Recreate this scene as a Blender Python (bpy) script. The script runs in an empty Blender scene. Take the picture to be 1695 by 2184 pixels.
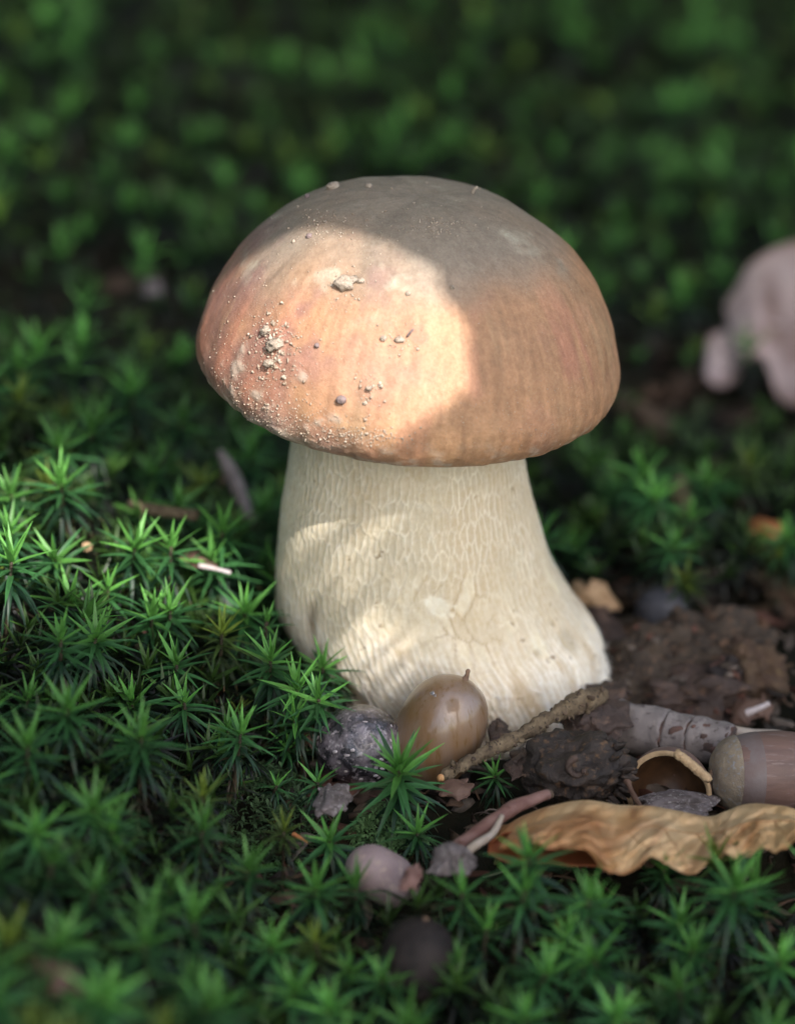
import bpy, bmesh, math, random
import numpy as np
from mathutils import Vector, Matrix
from mathutils.bvhtree import BVHTree

# All lengths below are written in centimetres and turned into metres by CM when a mesh is made.
CM = 0.01
R = math.radians
scene = bpy.context.scene
col = scene.collection

# ------------------------------------------------------------------ camera
PITCH = R(24.0)
DIST = 85.0
PPC = 111.0                       # pixels per cm at the focus distance, in a 1695 x 2184 frame
F = np.array([0.0, 0.0, 3.9])
fwd = np.array([0, math.cos(PITCH), -math.sin(PITCH)])
upv = np.array([0, math.sin(PITCH), math.cos(PITCH)])
CAM = F - fwd * DIST
cam = bpy.data.cameras.new('camera')
camo = bpy.data.objects.new('camera', cam)
col.objects.link(camo)
camo.location = CAM * CM
camo.rotation_euler = (R(90) - PITCH, 0, 0)
cam.sensor_fit = 'AUTO'
cam.sensor_width = 36.0
cam.lens = 36.0 * DIST / (2184.0 / PPC)
cam.clip_start = 0.02
cam.clip_end = 500.0
cam.dof.use_dof = True
cam.dof.focus_distance = (DIST - 3.5) * CM
APERTURE_CM = 1.95
cam.dof.aperture_fstop = cam.lens / (APERTURE_CM * 10.0)
scene.camera = camo

# ------------------------------------------------------------------ light
SUN_AZ = R(157.0)                 # clockwise from +Y: to the right and towards the camera
SUN_EL = R(46.0)
S = np.array([math.sin(SUN_AZ) * math.cos(SUN_EL), math.cos(SUN_AZ) * math.cos(SUN_EL), math.sin(SUN_EL)])
world = bpy.data.worlds.new('World')
scene.world = world
world.use_nodes = True
wn = world.node_tree
bg = wn.nodes['Background']
sky = wn.nodes.new('ShaderNodeTexSky')
sky.sky_type = 'NISHITA'
sky.sun_disc = False
sky.sun_elevation = SUN_EL
sky.sun_rotation = SUN_AZ
sky.dust_density = 3.4
sky.air_density = 1.0
sky.ozone_density = 0.4
wn.links.new(sky.outputs[0], bg.inputs['Color'])
bg.inputs['Strength'].default_value = 0.15
sun = bpy.data.lights.new('sun', 'SUN')
sun.energy = 3.1
sun.angle = R(0.5)
sun.color = (1.0, 0.93, 0.89)
suno = bpy.data.objects.new('sun', sun)
col.objects.link(suno)
suno.rotation_euler = Vector(S).to_track_quat('Z', 'Y').to_euler()
suno.location = S * 5

vs = scene.view_settings
vs.view_transform = 'Standard'
vs.look = 'None'
vs.gamma = 1.0
vs.use_curve_mapping = False
vs.exposure = 1.35
scene.render.engine = 'CYCLES'
scene.cycles.use_denoising = True
scene.cycles.max_bounces = 8
scene.cycles.transparent_max_bounces = 4

# ------------------------------------------------------------------ numeric helpers
rng = np.random.default_rng(7)
random.seed(7)


def _hash(i, j, k, s):
    n = (i * 374761393 + j * 668265263 + k * 2147483647 + s * 974634341) & 0xFFFFFFFF
    n = ((n ^ (n >> 13)) * 1274126177) & 0xFFFFFFFF
    n = (n ^ (n >> 16)) * 2246822519 & 0xFFFFFFFF
    return ((n ^ (n >> 15)) & 0xFFFFFF) / float(0xFFFFFF)


def noise3(p, seed=0):
    """value noise in -1..1 for an N x 3 array"""
    p = np.asarray(p, float)
    i = np.floor(p).astype(np.int64)
    f = p - i
    f = f * f * (3 - 2 * f)
    out = 0
    for dx in (0, 1):
        wx = f[:, 0] if dx else 1 - f[:, 0]
        for dy in (0, 1):
            wy = f[:, 1] if dy else 1 - f[:, 1]
            for dz in (0, 1):
                wz = f[:, 2] if dz else 1 - f[:, 2]
                out = out + wx * wy * wz * _hash(i[:, 0] + dx, i[:, 1] + dy, i[:, 2] + dz, seed)
    return out * 2 - 1


def fbm(p, seed=0, octaves=3):
    p = np.asarray(p, float)
    o, a, n = 0, 1.0, 0
    for k in range(octaves):
        o = o + a * noise3(p * 2 ** k + 13.7 * k, seed + k)
        n += a
        a *= .5
    return o / n


def vor2(u, v, seed=0):
    """F1, F2 and cell value of 2-D cellular noise"""
    iu, iv = np.floor(u).astype(np.int64), np.floor(v).astype(np.int64)
    f1 = np.full(u.shape, 9.0)
    f2 = np.full(u.shape, 9.0)
    cell = np.zeros(u.shape)
    for a in (-1, 0, 1):
        for b in (-1, 0, 1):
            cu, cv = iu + a, iv + b
            zz = np.zeros_like(cu)
            du = cu + .12 + .76 * _hash(cu, cv, zz, seed) - u
            dv = cv + .12 + .76 * _hash(cu, cv, zz, seed + 5) - v
            d = np.sqrt(du * du + dv * dv)
            near = d < f1
            f2 = np.where(near, f1, np.minimum(f2, d))
            cell = np.where(near, _hash(cu, cv, zz, seed + 9), cell)
            f1 = np.where(near, d, f1)
    return f1, f2, cell


def vor_edge(x, y, sx_, sy_, seed=0):
    """distance (in the units of x, y) to the walls of cells sx_ wide and sy_ tall, and a cell value"""
    u, v = x / sx_, y / sy_
    iu, iv_ = np.floor(u).astype(np.int64), np.floor(v).astype(np.int64)
    f1 = np.full(u.shape, 99.0)
    f2 = np.full(u.shape, 99.0)
    p1u, p1v, p2u, p2v, cell = [np.zeros(u.shape) for _ in range(5)]
    for a in (-1, 0, 1):
        for b in (-1, 0, 1):
            cu, cv = iu + a, iv_ + b
            zz_ = np.zeros_like(cu)
            pu = cu + .5 * (cv % 2) + .15 + .55 * _hash(cu, cv, zz_, seed)
            pv_ = cv + .15 + .70 * _hash(cu, cv, zz_, seed + 5)
            d = (pu - u) ** 2 + (pv_ - v) ** 2
            n1 = d < f1
            n2 = ~n1 & (d < f2)
            p2u = np.where(n1, p1u, np.where(n2, pu, p2u))
            p2v = np.where(n1, p1v, np.where(n2, pv_, p2v))
            f2 = np.where(n1, f1, np.where(n2, d, f2))
            p1u, p1v, f1 = np.where(n1, pu, p1u), np.where(n1, pv_, p1v), np.where(n1, d, f1)
            cell = np.where(n1, _hash(cu, cv, zz_, seed + 9), cell)
    g = 2 * np.sqrt(((p1u - p2u) / sx_) ** 2 + ((p1v - p2v) / sy_) ** 2) + 1e-9
    return (f2 - f1) / g, cell


def sstep(a, b, x):
    t = np.clip((np.asarray(x, float) - a) / (b - a), 0, 1)
    return t * t * (3 - 2 * t)


def mixc(a, b, t):
    t = np.asarray(t)[..., None]
    return np.asarray(a) * (1 - t) + np.asarray(b) * t


def spline(pts, n):
    """Catmull-Rom through rows of pts, n samples"""
    p = np.asarray(pts, float)
    p = np.vstack([2 * p[0] - p[1], p, 2 * p[-1] - p[-2]])
    m = len(p) - 3
    t = np.linspace(0, m, n)
    i = np.minimum(t.astype(int), m - 1)
    f = (t - i)[:, None]
    a, b, c, d = p[i], p[i + 1], p[i + 2], p[i + 3]
    return .5 * (2 * b + (c - a) * f + (2 * a - 5 * b + 4 * c - d) * f ** 2 + (3 * b - a - 3 * c + d) * f ** 3)


def ray(px, py):
    d = fwd + np.array([1, 0, 0]) * (px - 847.5) / (PPC * DIST) + upv * (1092 - py) / (PPC * DIST)
    return d / np.linalg.norm(d)


def at(px, py, Y):
    """the place on the upright plane at depth Y that the photograph shows at that pixel"""
    d = ray(px, py)
    return CAM + d * (Y - CAM[1]) / d[1]


def ground_z(x, y):
    x = np.asarray(x, float)
    y = np.asarray(y, float)
    bank = sstep(-2.2, -6.8, x) * (1.0 - .65 * sstep(-3, -14, y)) * 1.75
    dip = -1.35 * sstep(-5.5, -10.5, y) * sstep(-6, -1, x)
    p = np.stack([x * .22, y * .22, np.zeros_like(x)], -1).reshape(-1, 3)
    rough = fbm(p, 3, 2).reshape(x.shape) * .45
    far = sstep(14, 60, y) * 1.2
    flat = 1 - np.exp(-(((x - 1.4) / 5) ** 2 + ((y + 1) / 5) ** 2))
    out = bank + dip + rough * flat + far
    return out


_qx, _qy = np.arange(-60, 60.1, .25), np.arange(-60, 130.1, .25)
_QX, _QY = np.meshgrid(_qx, _qy)
_QZ = ground_z(_QX, _QY)


def gz(x, y):
    """ground height at one place, looked up"""
    i, j = (x + 60) / .25, (y + 60) / .25
    if not (0 <= i < len(_qx) - 1 and 0 <= j < len(_qy) - 1):
        return float(ground_z(x, y))
    a, b = int(i), int(j)
    i, j = i - a, j - b
    return float((_QZ[b, a] * (1 - i) + _QZ[b, a + 1] * i) * (1 - j) + (_QZ[b + 1, a] * (1 - i) + _QZ[b + 1, a + 1] * i) * j)


def on_ground(px, py, dh=0.0):
    """where the sight line of a pixel comes down to a height dh above the ground"""
    d = ray(px, py)
    lo = None
    for t in np.arange(55.0, 220.0, .4):
        q = CAM + d * t
        if q[2] <= gz(q[0], q[1]) + dh:
            lo = t
            break
    if lo is None:
        lo = 200.0
    a, b = lo - .4, lo
    for _ in range(10):
        m = (a + b) / 2
        q = CAM + d * m
        if q[2] <= gz(q[0], q[1]) + dh:
            b = m
        else:
            a = m
    return CAM + d * b


# ------------------------------------------------------------------ object helpers
def link(o, parent=None):
    col.objects.link(o)
    if parent is not None:
        o.parent = parent
    return o


def tag(o, label=None, cat=None, group=None, kind=None):
    for k, v in (('label', label), ('category', cat), ('group', group), ('kind', kind)):
        if v:
            o[k] = v
    return o


def empty(name, loc, label=None, cat=None, group=None):
    o = bpy.data.objects.new(name, None)
    o.empty_display_size = .005
    o.location = np.asarray(loc, float) * CM
    link(o)
    return tag(o, label, cat, group)


def mesh_data(name, v, f, mat, colors=None, smooth=True):
    """v in cm; f an int array of quads or triangles, or a list of faces"""
    me = bpy.data.meshes.new(name)
    v = np.asarray(v, np.float32) * CM
    if isinstance(f, np.ndarray):
        k = f.shape[1]
        me.vertices.add(len(v))
        me.vertices.foreach_set('co', v.ravel())
        me.loops.add(f.size)
        me.loops.foreach_set('vertex_index', f.ravel().astype(np.int32))
        me.polygons.add(len(f))
        me.polygons.foreach_set('loop_start', np.arange(0, f.size, k, dtype=np.int32))
        me.polygons.foreach_set('loop_total', np.full(len(f), k, np.int32))
        me.update(calc_edges=True)
    else:
        me.from_pydata(v.tolist(), [], f)
    if colors is not None:
        ca = me.color_attributes.new('col', 'FLOAT_COLOR', 'POINT')
        c = np.ones((len(v), 4), np.float32)
        c[:, :3] = colors
        ca.data.foreach_set('color', c.ravel())
    if smooth:
        me.polygons.foreach_set('use_smooth', np.ones(len(me.polygons), bool))
    me.materials.append(mat)
    me.validate()
    return me


def obj(name, v, f, mat, parent=None, colors=None, smooth=True, origin=None):
    """one mesh object; origin (cm) becomes the object's location when it has no parent"""
    v = np.asarray(v, float)
    if parent is not None:
        v = v - np.array(parent.location) / CM if parent.parent is None and parent.type == 'EMPTY' else v
        o = bpy.data.objects.new(name, mesh_data(name, v, f, mat, colors, smooth))
        link(o, parent)
        if parent.type != 'EMPTY':
            o.location = (0, 0, 0)
            o.matrix_parent_inverse = Matrix.Identity(4)
        return o
    og = np.asarray(origin if origin is not None else (0, 0, 0), float)
    o = bpy.data.objects.new(name, mesh_data(name, v - og, f, mat, colors, smooth))
    o.location = og * CM
    return link(o)


def sub(name, v, f, mat, part, thing, colors=None, smooth=True):
    """a sub-part: child of a part mesh whose coordinates are those of the thing's Empty"""
    o = bpy.data.objects.new(name, mesh_data(name, np.asarray(v, float) - np.array(thing.location) / CM, f, mat, colors, smooth))
    return link(o, part)


def grid_faces(nu, nv, wrap_u=False):
    """vertex index = j * nu + i"""
    i = np.arange(nu if wrap_u else nu - 1)
    j = np.arange(nv - 1)
    I, J = np.meshgrid(i, j)
    I, J = I.ravel(), J.ravel()
    I2 = (I + 1) % nu
    return np.stack([J * nu + I, J * nu + I2, (J + 1) * nu + I2, (J + 1) * nu + I], 1)


def tube(path, radii, n=10, rough=0.0, freq=3.0, seed=1, caps=True):
    """path K x 3 cm; returns verts and faces"""
    p = np.asarray(path, float)
    k = len(p)
    radii = np.broadcast_to(np.asarray(radii, float), (k,))
    t = np.gradient(p, axis=0)
    t /= np.linalg.norm(t, axis=1)[:, None] + 1e-9
    ref = np.array([0, 0, 1.0]) if abs(t[:, 2]).mean() < .8 else np.array([0, 1.0, 0])
    a = np.cross(t, ref)
    a /= np.linalg.norm(a, axis=1)[:, None] + 1e-9
    b = np.cross(a, t)
    ang = np.linspace(0, 2 * np.pi, n, endpoint=False)
    ring = a[:, None, :] * np.cos(ang)[None, :, None] + b[:, None, :] * np.sin(ang)[None, :, None]
    v = p[:, None, :] + ring * radii[:, None, None]
    if rough:
        q = v.reshape(-1, 3)
        d = fbm(q * freq, seed, 3).reshape(k, n)
        v = v + ring * (d * rough)[:, :, None]
    v = v.reshape(-1, 3)
    f = grid_faces(n, k, True).tolist()
    if caps:
        v = np.vstack([v, p[0], p[-1]])
        c0, c1 = k * n, k * n + 1
        f += [[(i + 1) % n, i, c0] for i in range(n)]
        f += [[(k - 1) * n + i, (k - 1) * n + (i + 1) % n, c1] for i in range(n)]
    return v, f


def lathe(profile, n, nv=None, axis_to=None, origin=(0, 0, 0), rough=0, freq=3, seed=1):
    """profile rows (r, h) about +z, turned so that +z points along axis_to"""
    pr = np.asarray(profile, float) if nv is None else spline(profile, nv)
    ang = np.linspace(0, 2 * np.pi, n, endpoint=False)
    r = np.maximum(pr[:, 0], 1e-3)
    v = np.stack([r[:, None] * np.cos(ang), r[:, None] * np.sin(ang), np.repeat(pr[:, 1][:, None], n, 1)], -1).reshape(-1, 3)
    if rough:
        d = fbm(v * freq, seed, 3)
        nrm = v / (np.linalg.norm(v, axis=1)[:, None] + 1e-6)
        v = v + nrm * (d * rough)[:, None]
    f = grid_faces(n, len(pr), True)
    if axis_to is not None:
        q = Vector((0, 0, 1)).rotation_difference(Vector(axis_to)).to_matrix()
        v = v @ np.array(q).T
    return v + np.asarray(origin), f


def sheet(g, thick):
    """a grid of points (nv x nu x 3) given a thickness"""
    nv, nu = g.shape[:2]
    du = np.gradient(g, axis=1)
    dv = np.gradient(g, axis=0)
    n = np.cross(du, dv)
    n /= np.linalg.norm(n, axis=2)[:, :, None] + 1e-9
    top = (g + n * thick / 2).reshape(-1, 3)
    bot = (g - n * thick / 2).reshape(-1, 3)
    m = nu * nv
    f = grid_faces(nu, nv)
    fs = [f, f[:, ::-1] + m]
    edge = ([j * nu for j in range(nv)][::-1] + [i for i in range(1, nu)] + [j * nu + nu - 1 for j in range(1, nv)]
            + [(nv - 1) * nu + i for i in range(nu - 2, -1, -1)])
    e = np.array(edge)
    e2 = np.roll(e, -1)
    fs.append(np.stack([e2, e, e + m, e2 + m], 1))
    return np.vstack([top, bot]), np.vstack(fs)


_ICO = {}


def ico(sd):
    if sd not in _ICO:
        bm = bmesh.new()
        bmesh.ops.create_icosphere(bm, subdivisions=sd, radius=1)
        v = np.array([q.co[:] for q in bm.verts])
        f = np.array([[q.index for q in t.verts] for t in bm.faces])
        bm.free()
        _ICO[sd] = (v, f)
    return _ICO[sd]


def lump(center, radii, amp=.2, freq=1.5, seed=1, sd=3, octaves=3):
    v, f = ico(sd)
    d = 1 + amp * fbm(v * freq + seed * 7.1, seed, octaves)
    return v * d[:, None] * np.asarray(radii) + np.asarray(center), f


class Pool:
    """collects many small bits into one mesh"""

    def __init__(self):
        self.v, self.f, self.c, self.n = [], [], [], 0

    def add(self, v, f, c=None):
        self.v.append(v)
        self.f.append(np.asarray(f) + self.n)
        if c is not None:
            self.c.append(np.broadcast_to(c, (len(v), 3)))
        self.n += len(v)

    def build(self, name, mat, parent=None, smooth=True, origin=None):
        return obj(name, np.vstack(self.v), np.vstack(self.f), mat, parent, np.vstack(self.c) if self.c else None, smooth, origin)


# ------------------------------------------------------------------ materials
def mat(name, c1, c2=None, scale=2.0, rough=.6, bump=0.0, bscale=8.0, spec=.4, coat=0.0, sss=0.0, sss_r=(.01, .006, .004),
        attr=False, trans=0.0, tcol=None, stretch=(1, 1, 1), detail=5.0, c3=None, rand=0.0, lo=.35, hi=.65, rough2=None, coat_rough=.15,
        sheen=0.0, bump_dist=.02):
    """noise-mixed colours, bump; scales are per centimetre"""
    m = bpy.data.materials.new(name)
    m.use_nodes = True
    t = m.node_tree
    N, Lk = t.nodes, t.links
    bsdf = N['Principled BSDF']
    tc = N.new('ShaderNodeTexCoord')
    mp = N.new('ShaderNodeMapping')
    mp.inputs['Scale'].default_value = [100 * s for s in stretch]
    Lk.new(tc.outputs['Object'], mp.inputs['Vector'])

    def nz(sc, det=detail, rg=.6):
        n = N.new('ShaderNodeTexNoise')
        n.inputs['Scale'].default_value = sc
        n.inputs['Detail'].default_value = det
        n.inputs['Roughness'].default_value = rg
        Lk.new(mp.outputs[0], n.inputs['Vector'])
        return n.outputs['Fac']

    def mixn(fac, a, b, blend='MIX'):
        x = N.new('ShaderNodeMix')
        x.data_type = 'RGBA'
        x.blend_type = blend
        for sock, val in ((x.inputs[0], fac), (x.inputs[6], a), (x.inputs[7], b)):
            if isinstance(val, bpy.types.NodeSocket):
                Lk.new(val, sock)
            elif isinstance(val, (float, int)):
                sock.default_value = val
            else:
                sock.default_value = (*val, 1)
        return x.outputs[2]

    def remap(s, a, b, ta=0.0, tb=1.0):
        r = N.new('ShaderNodeMapRange')
        r.inputs[1].default_value = a
        r.inputs[2].default_value = b
        r.inputs[3].default_value = ta
        r.inputs[4].default_value = tb
        Lk.new(s, r.inputs[0])
        return r.outputs[0]

    if attr:
        a = N.new('ShaderNodeAttribute')
        a.attribute_name = 'col'
        c = a.outputs['Color']
        if c2 is not None:
            c = mixn(remap(nz(scale), lo, hi, 0, 1), c, mixn(1.0, c, c2, 'MULTIPLY'))
    else:
        c = c1
        if c2 is not None:
            c = mixn(remap(nz(scale), lo, hi), c1, c2)
        if c3 is not None:
            c = mixn(remap(nz(scale * 3.1), .55, .68), c, c3)
    if rand:
        oi = N.new('ShaderNodeObjectInfo')
        h = N.new('ShaderNodeHueSaturation')
        if isinstance(c, bpy.types.NodeSocket):
            Lk.new(c, h.inputs['Color'])
        else:
            h.inputs['Color'].default_value = (*c, 1)
        Lk.new(remap(oi.outputs['Random'], 0, 1, 1 - rand, 1 + rand), h.inputs['Value'])
        c = h.outputs[0]
    if isinstance(c, bpy.types.NodeSocket):
        Lk.new(c, bsdf.inputs['Base Color'])
    else:
        bsdf.inputs['Base Color'].default_value = (*c, 1)
    bsdf.inputs['Roughness'].default_value = rough
    if rough2 is not None:
        Lk.new(remap(nz(scale * 1.7), .4, .6, rough, rough2), bsdf.inputs['Roughness'])
    bsdf.inputs['Specular IOR Level'].default_value = spec
    bsdf.inputs['Coat Weight'].default_value = coat
    bsdf.inputs['Coat Roughness'].default_value = coat_rough
    bsdf.inputs['Sheen Weight'].default_value = sheen
    if sss:
        bsdf.inputs['Subsurface Weight'].default_value = sss
        bsdf.inputs['Subsurface Radius'].default_value = sss_r
        bsdf.inputs['Subsurface Scale'].default_value = 1.0
    if bump:
        b = N.new('ShaderNodeBump')
        b.inputs['Strength'].default_value = bump
        b.inputs['Distance'].default_value = bump_dist * CM
        Lk.new(nz(bscale, 6.0, .65), b.inputs['Height'])
        Lk.new(b.outputs[0], bsdf.inputs['Normal'])
    if trans:
        tr = N.new('ShaderNodeBsdfTranslucent')
        if tcol is not None:
            tr.inputs['Color'].default_value = (*tcol, 1)
        elif isinstance(c, bpy.types.NodeSocket):
            Lk.new(c, tr.inputs['Color'])
        ms = N.new('ShaderNodeMixShader')
        ms.inputs[0].default_value = trans
        out = N['Material Output']
        Lk.new(bsdf.outputs[0], ms.inputs[1])
        Lk.new(tr.outputs[0], ms.inputs[2])
        Lk.new(ms.outputs[0], out.inputs['Surface'])
    return m


M = {
    'soil': mat('forest_soil', (.010, .010, .006), (.024, .021, .012), 1.2, .95, .9, 5, spec=.15, c3=(.012, .016, .008), bump_dist=.15),
    'moss': mat('moss_leaf', None, (.72, .72, .72), 6, .45, spec=.45, attr=True, trans=.30, rand=.35),
    'moss_stem': mat('moss_stem', (.022, .022, .010), (.04, .026, .014), 6, .7),
    'cushion': mat('cushion_moss_leaf', None, None, rough=.6, attr=True, trans=.25),
    'cap': mat('cap_skin', None, (.84, .80, .78), 16, .46, .85, 30, spec=.38, attr=True, sss=.10, sss_r=(.004, .002, .001), rough2=.62, bump_dist=.018),
    'pores': mat('pore_layer', (.52, .48, .32), (.42, .38, .24), 12, .8, .6, 22),
    'stem': mat('stem_flesh', None, (.90, .86, .78), 8, .62, .4, 16, spec=.3, attr=True, sss=.16, sss_r=(.005, .0035, .002), bump_dist=.012),
    'fuzz': mat('mycelium', (.85, .86, .84), (.75, .75, .70), 8, .9),
    'grain': mat('sand_grain', (.30, .23, .16), (.50, .43, .34), 9, .7, .3, 30, c3=(.15, .11, .08)),
    'crumb': mat('soil_crumb', (.34, .27, .20), (.50, .43, .34), 9, .85, 1.0, 18, c3=(.13, .10, .08), bump_dist=.06),
    'crumb_dark': mat('dark_crumb', (.16, .12, .11), (.26, .20, .19), 9, .8, .8, 20),
    'acorn': mat('acorn_shell', (.185, .105, .048), (.21, .15, .11), 1.6, .36, .35, 7, spec=.5, coat=.7, coat_rough=.10, stretch=(1.6, 1.6, .35), c3=(.15, .085, .03)),
    'acorn_pink': mat('acorn_shell_dry', (.17, .105, .085), (.11, .07, .06), 1.6, .5, .5, 8, stretch=(.35, 2.2, 2.2), c3=(.19, .14, .13)),
    'acorn_scar': mat('acorn_scar', (.25, .205, .145), (.17, .14, .11), 4, .85, .9, 12, c3=(.20, .21, .22), bump_dist=.04),
    'acorn_tip': mat('acorn_tip', (.12, .075, .05), (.24, .15, .10), 8, .8, .6, 20),
    'nut': mat('mouldy_nut', (.02, .018, .024), (.17, .145, .16), 2.6, .26, 1.0, 9, spec=.6, coat=.8, coat_rough=.12, c3=(.36, .32, .33), bump_dist=.05, lo=.42, hi=.62),
    'twig': mat('twig_bark', (.11, .078, .048), (.25, .19, .115), 5, .88, 1.0, 14, c3=(.035, .026, .02), bump_dist=.10),
    'twig_wood': mat('broken_wood', (.50, .24, .10), (.60, .38, .18), 9, .8, .6, 20),
    'bud': mat('twig_bud', (.05, .035, .025), (.12, .08, .05), 8, .85, .6, 14),
    'birch': mat('birch_bark', (.25, .22, .205), (.15, .13, .125), 2.0, .7, .7, 8, c3=(.07, .055, .055), stretch=(1, 1.2, 1.2), bump_dist=.03),
    'birch_dark': mat('bark_crack', (.06, .045, .04), (.12, .06, .045), 4, .85, .6, 10),
    'straw': mat('dry_straw', (.30, .24, .17), (.40, .35, .30), 3, .75, .4, 10, stretch=(.2, 1, 1)),
    'dead_dark': mat('wet_dead_leaf', (.035, .024, .02), (.075, .05, .04), 1.6, .55, .9, 6, spec=.35, c3=(.13, .08, .055), bump_dist=.10),
    'husk': mat('blackened_husk', (.018, .015, .014), (.045, .034, .028), 2.0, .55, 1.0, 8, spec=.35, c3=(.13, .075, .04), bump_dist=.09),
    'shell_in': mat('shell_inside', (.055, .028, .014), (.10, .05, .022), 3, .45, .3, 8),
    'shell_rim': mat('shell_rim', (.40, .29, .17), (.30, .21, .12), 6, .85, .8, 14),
    'leaf_orange': mat('dry_leaf', None, (.80, .72, .62), 1.2, .62, .5, 5, spec=.4, attr=True, trans=.16, bump_dist=.04),
    'leaf_vein': mat('leaf_vein', (.36, .19, .07), (.30, .15, .06), 3, .6),
    'leaf_grey': mat('bleached_leaf', (.46, .375, .37), (.36, .275, .27), .9, .75, .6, 3, c3=(.19, .12, .105), trans=.1, tcol=(.4, .3, .28), bump_dist=.06),
    'red_twig': mat('red_twig_bark', (.14, .068, .055), (.22, .13, .11), 3.5, .7, .9, 10, stretch=(.5, 1, 1), bump_dist=.03),
    'pebble': mat('grey_acorn', (.30, .23, .23), (.22, .16, .16), 1.6, .6, .4, 7, c3=(.36, .28, .24)),
    'dark_nut': mat('dark_nut', (.012, .010, .010), (.030, .024, .022), 2.5, .7, .8, 6, spec=.2),
    'stone': mat('mottled_bark', (.20, .17, .17), (.07, .055, .05), 4, .75, .9, 9, c3=(.34, .31, .30), bump_dist=.05),
    'chip_red': mat('red_chip', (.085, .045, .032), (.14, .085, .06), 3, .65, .5, 9),
    'chip_orange': mat('orange_chip', (.50, .20, .07), (.38, .15, .06), 3, .65, .4, 9),
    'chip_pale': mat('pale_chip', (.55, .50, .52), (.42, .36, .34), 4, .7, .4, 9),
    'chip_tan': mat('tan_chip', (.33, .21, .12), (.44, .30, .17), 3, .7, .6, 9),
    'clod': mat('crumbly_clod', (.032, .024, .018), (.075, .056, .040), 3, .9, 1.0, 7, c3=(.15, .085, .05), bump_dist=.14),
    'litter': mat('litter_bits', None, (.6, .6, .6), 5, .75, .6, 10, attr=True),
    'trunk': mat('tree_bark', (.16, .14, .12), (.09, .08, .07), .08, .9, 1.0, .3, bump_dist=1.0),
    'canopy': mat('canopy_leaf', (.05, .13, .025), (.035, .09, .02), .3, .5, spec=.4, trans=.18, tcol=(.09, .20, .02)),
}

# ------------------------------------------------------------------ ground
gx = np.concatenate([-np.geomspace(3000, 22, 22), np.linspace(-21, 21, 150), np.geomspace(22, 3000, 22)])
gy = np.concatenate([-np.geomspace(3000, 31, 20), np.linspace(-30, 90, 260), np.geomspace(92, 4000, 24)])
GX, GY = np.meshgrid(gx, gy)
GZ = ground_z(GX, GY)
fine = fbm(np.stack([GX * 1.6, GY * 1.6, GX * 0], -1).reshape(-1, 3), 21, 3).reshape(GX.shape) * .16
near = (np.abs(GX) < 22) & (GY > -31) & (GY < 92)
GZ = GZ + fine * near - .12
ground = obj('ground', np.stack([GX, GY, GZ], -1).reshape(-1, 3), grid_faces(len(gx), len(gy)), M['soil'])
tag(ground, kind='structure')

# ------------------------------------------------------------------ mushroom
BASE = np.array([1.35, 0, 0])
mush = empty('mushroom', BASE, 'large brown-capped mushroom with thick cream netted stem, standing among moss and acorns', 'mushroom')

CAPX = 0.20
cap_prof = spline([(0.0, 10.36), (.9, 10.31), (1.85, 10.07), (2.67, 9.58), (3.30, 8.92), (3.70, 8.17), (3.90, 7.55), (3.97, 7.12), (3.90, 6.80),
                   (3.70, 6.57), (3.45, 6.46), (3.18, 6.46)], 190)
nth = 460
th = np.linspace(0, 2 * np.pi, nth, endpoint=False) + np.pi / 2
r, z = cap_prof[:, 0][:, None], cap_prof[:, 1][:, None]
U = np.linspace(0, 1, len(cap_prof))[:, None]
TH = np.broadcast_to(th, (len(cap_prof), nth))
cx, sx = np.cos(TH), np.sin(TH)
lop = 1 + .018 * np.cos(TH - .4) + .012 * np.cos(2 * TH + 1.1) + .008 * np.cos(3 * TH + 2)
sq = sstep(.35, .75, U)
rr = r * (1 + (lop - 1) * (.3 + .7 * sq))
zz = z + .05 * np.cos(TH * 2 + .6) * sq + .05 * np.sin(3 * TH) * sstep(.8, 1, U) - .10 * np.cos(TH - np.pi * 1.5) * sstep(.5, 1, U)
P3 = np.stack([rr * cx, rr * sx, zz], -1)
flatp = P3.reshape(-1, 3)
big = fbm(flatp * .55, 31, 3).reshape(TH.shape) * .085
rim = sstep(.60, .84, U)
wr = fbm(np.stack([cx * 9, sx * 9, zz * 1.4], -1).reshape(-1, 3), 41, 3).reshape(TH.shape) * .10 * rim
mot = fbm(flatp * 5.5, 51, 4).reshape(TH.shape) * .030 * (.30 + 1.3 * rim)
streakd = fbm(np.stack([cx * 14, sx * 14, zz * .8], -1).reshape(-1, 3), 61, 2).reshape(TH.shape) * .012 * sstep(.3, .7, U)
nrm = np.stack([cx * sstep(0, .6, U), sx * sstep(0, .6, U), (1 - U) * np.ones_like(TH) + .0 * TH], -1)
nrm /= np.linalg.norm(nrm, axis=2)[:, :, None] + 1e-9
P3 = P3 + nrm * (big + wr + mot + streakd)[:, :, None]


def roll_cap(v, deg=5.0, piv=7.5):
    """the cap sits a little askew on the stem"""
    a_ = R(deg)
    x_, z_ = v[..., 0].copy(), v[..., 2] - piv
    v = v.copy()
    v[..., 0] = x_ * math.cos(a_) + z_ * math.sin(a_) + CAPX
    v[..., 2] = -x_ * math.sin(a_) + z_ * math.cos(a_) + piv
    return v


P3 = roll_cap(P3)
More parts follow.
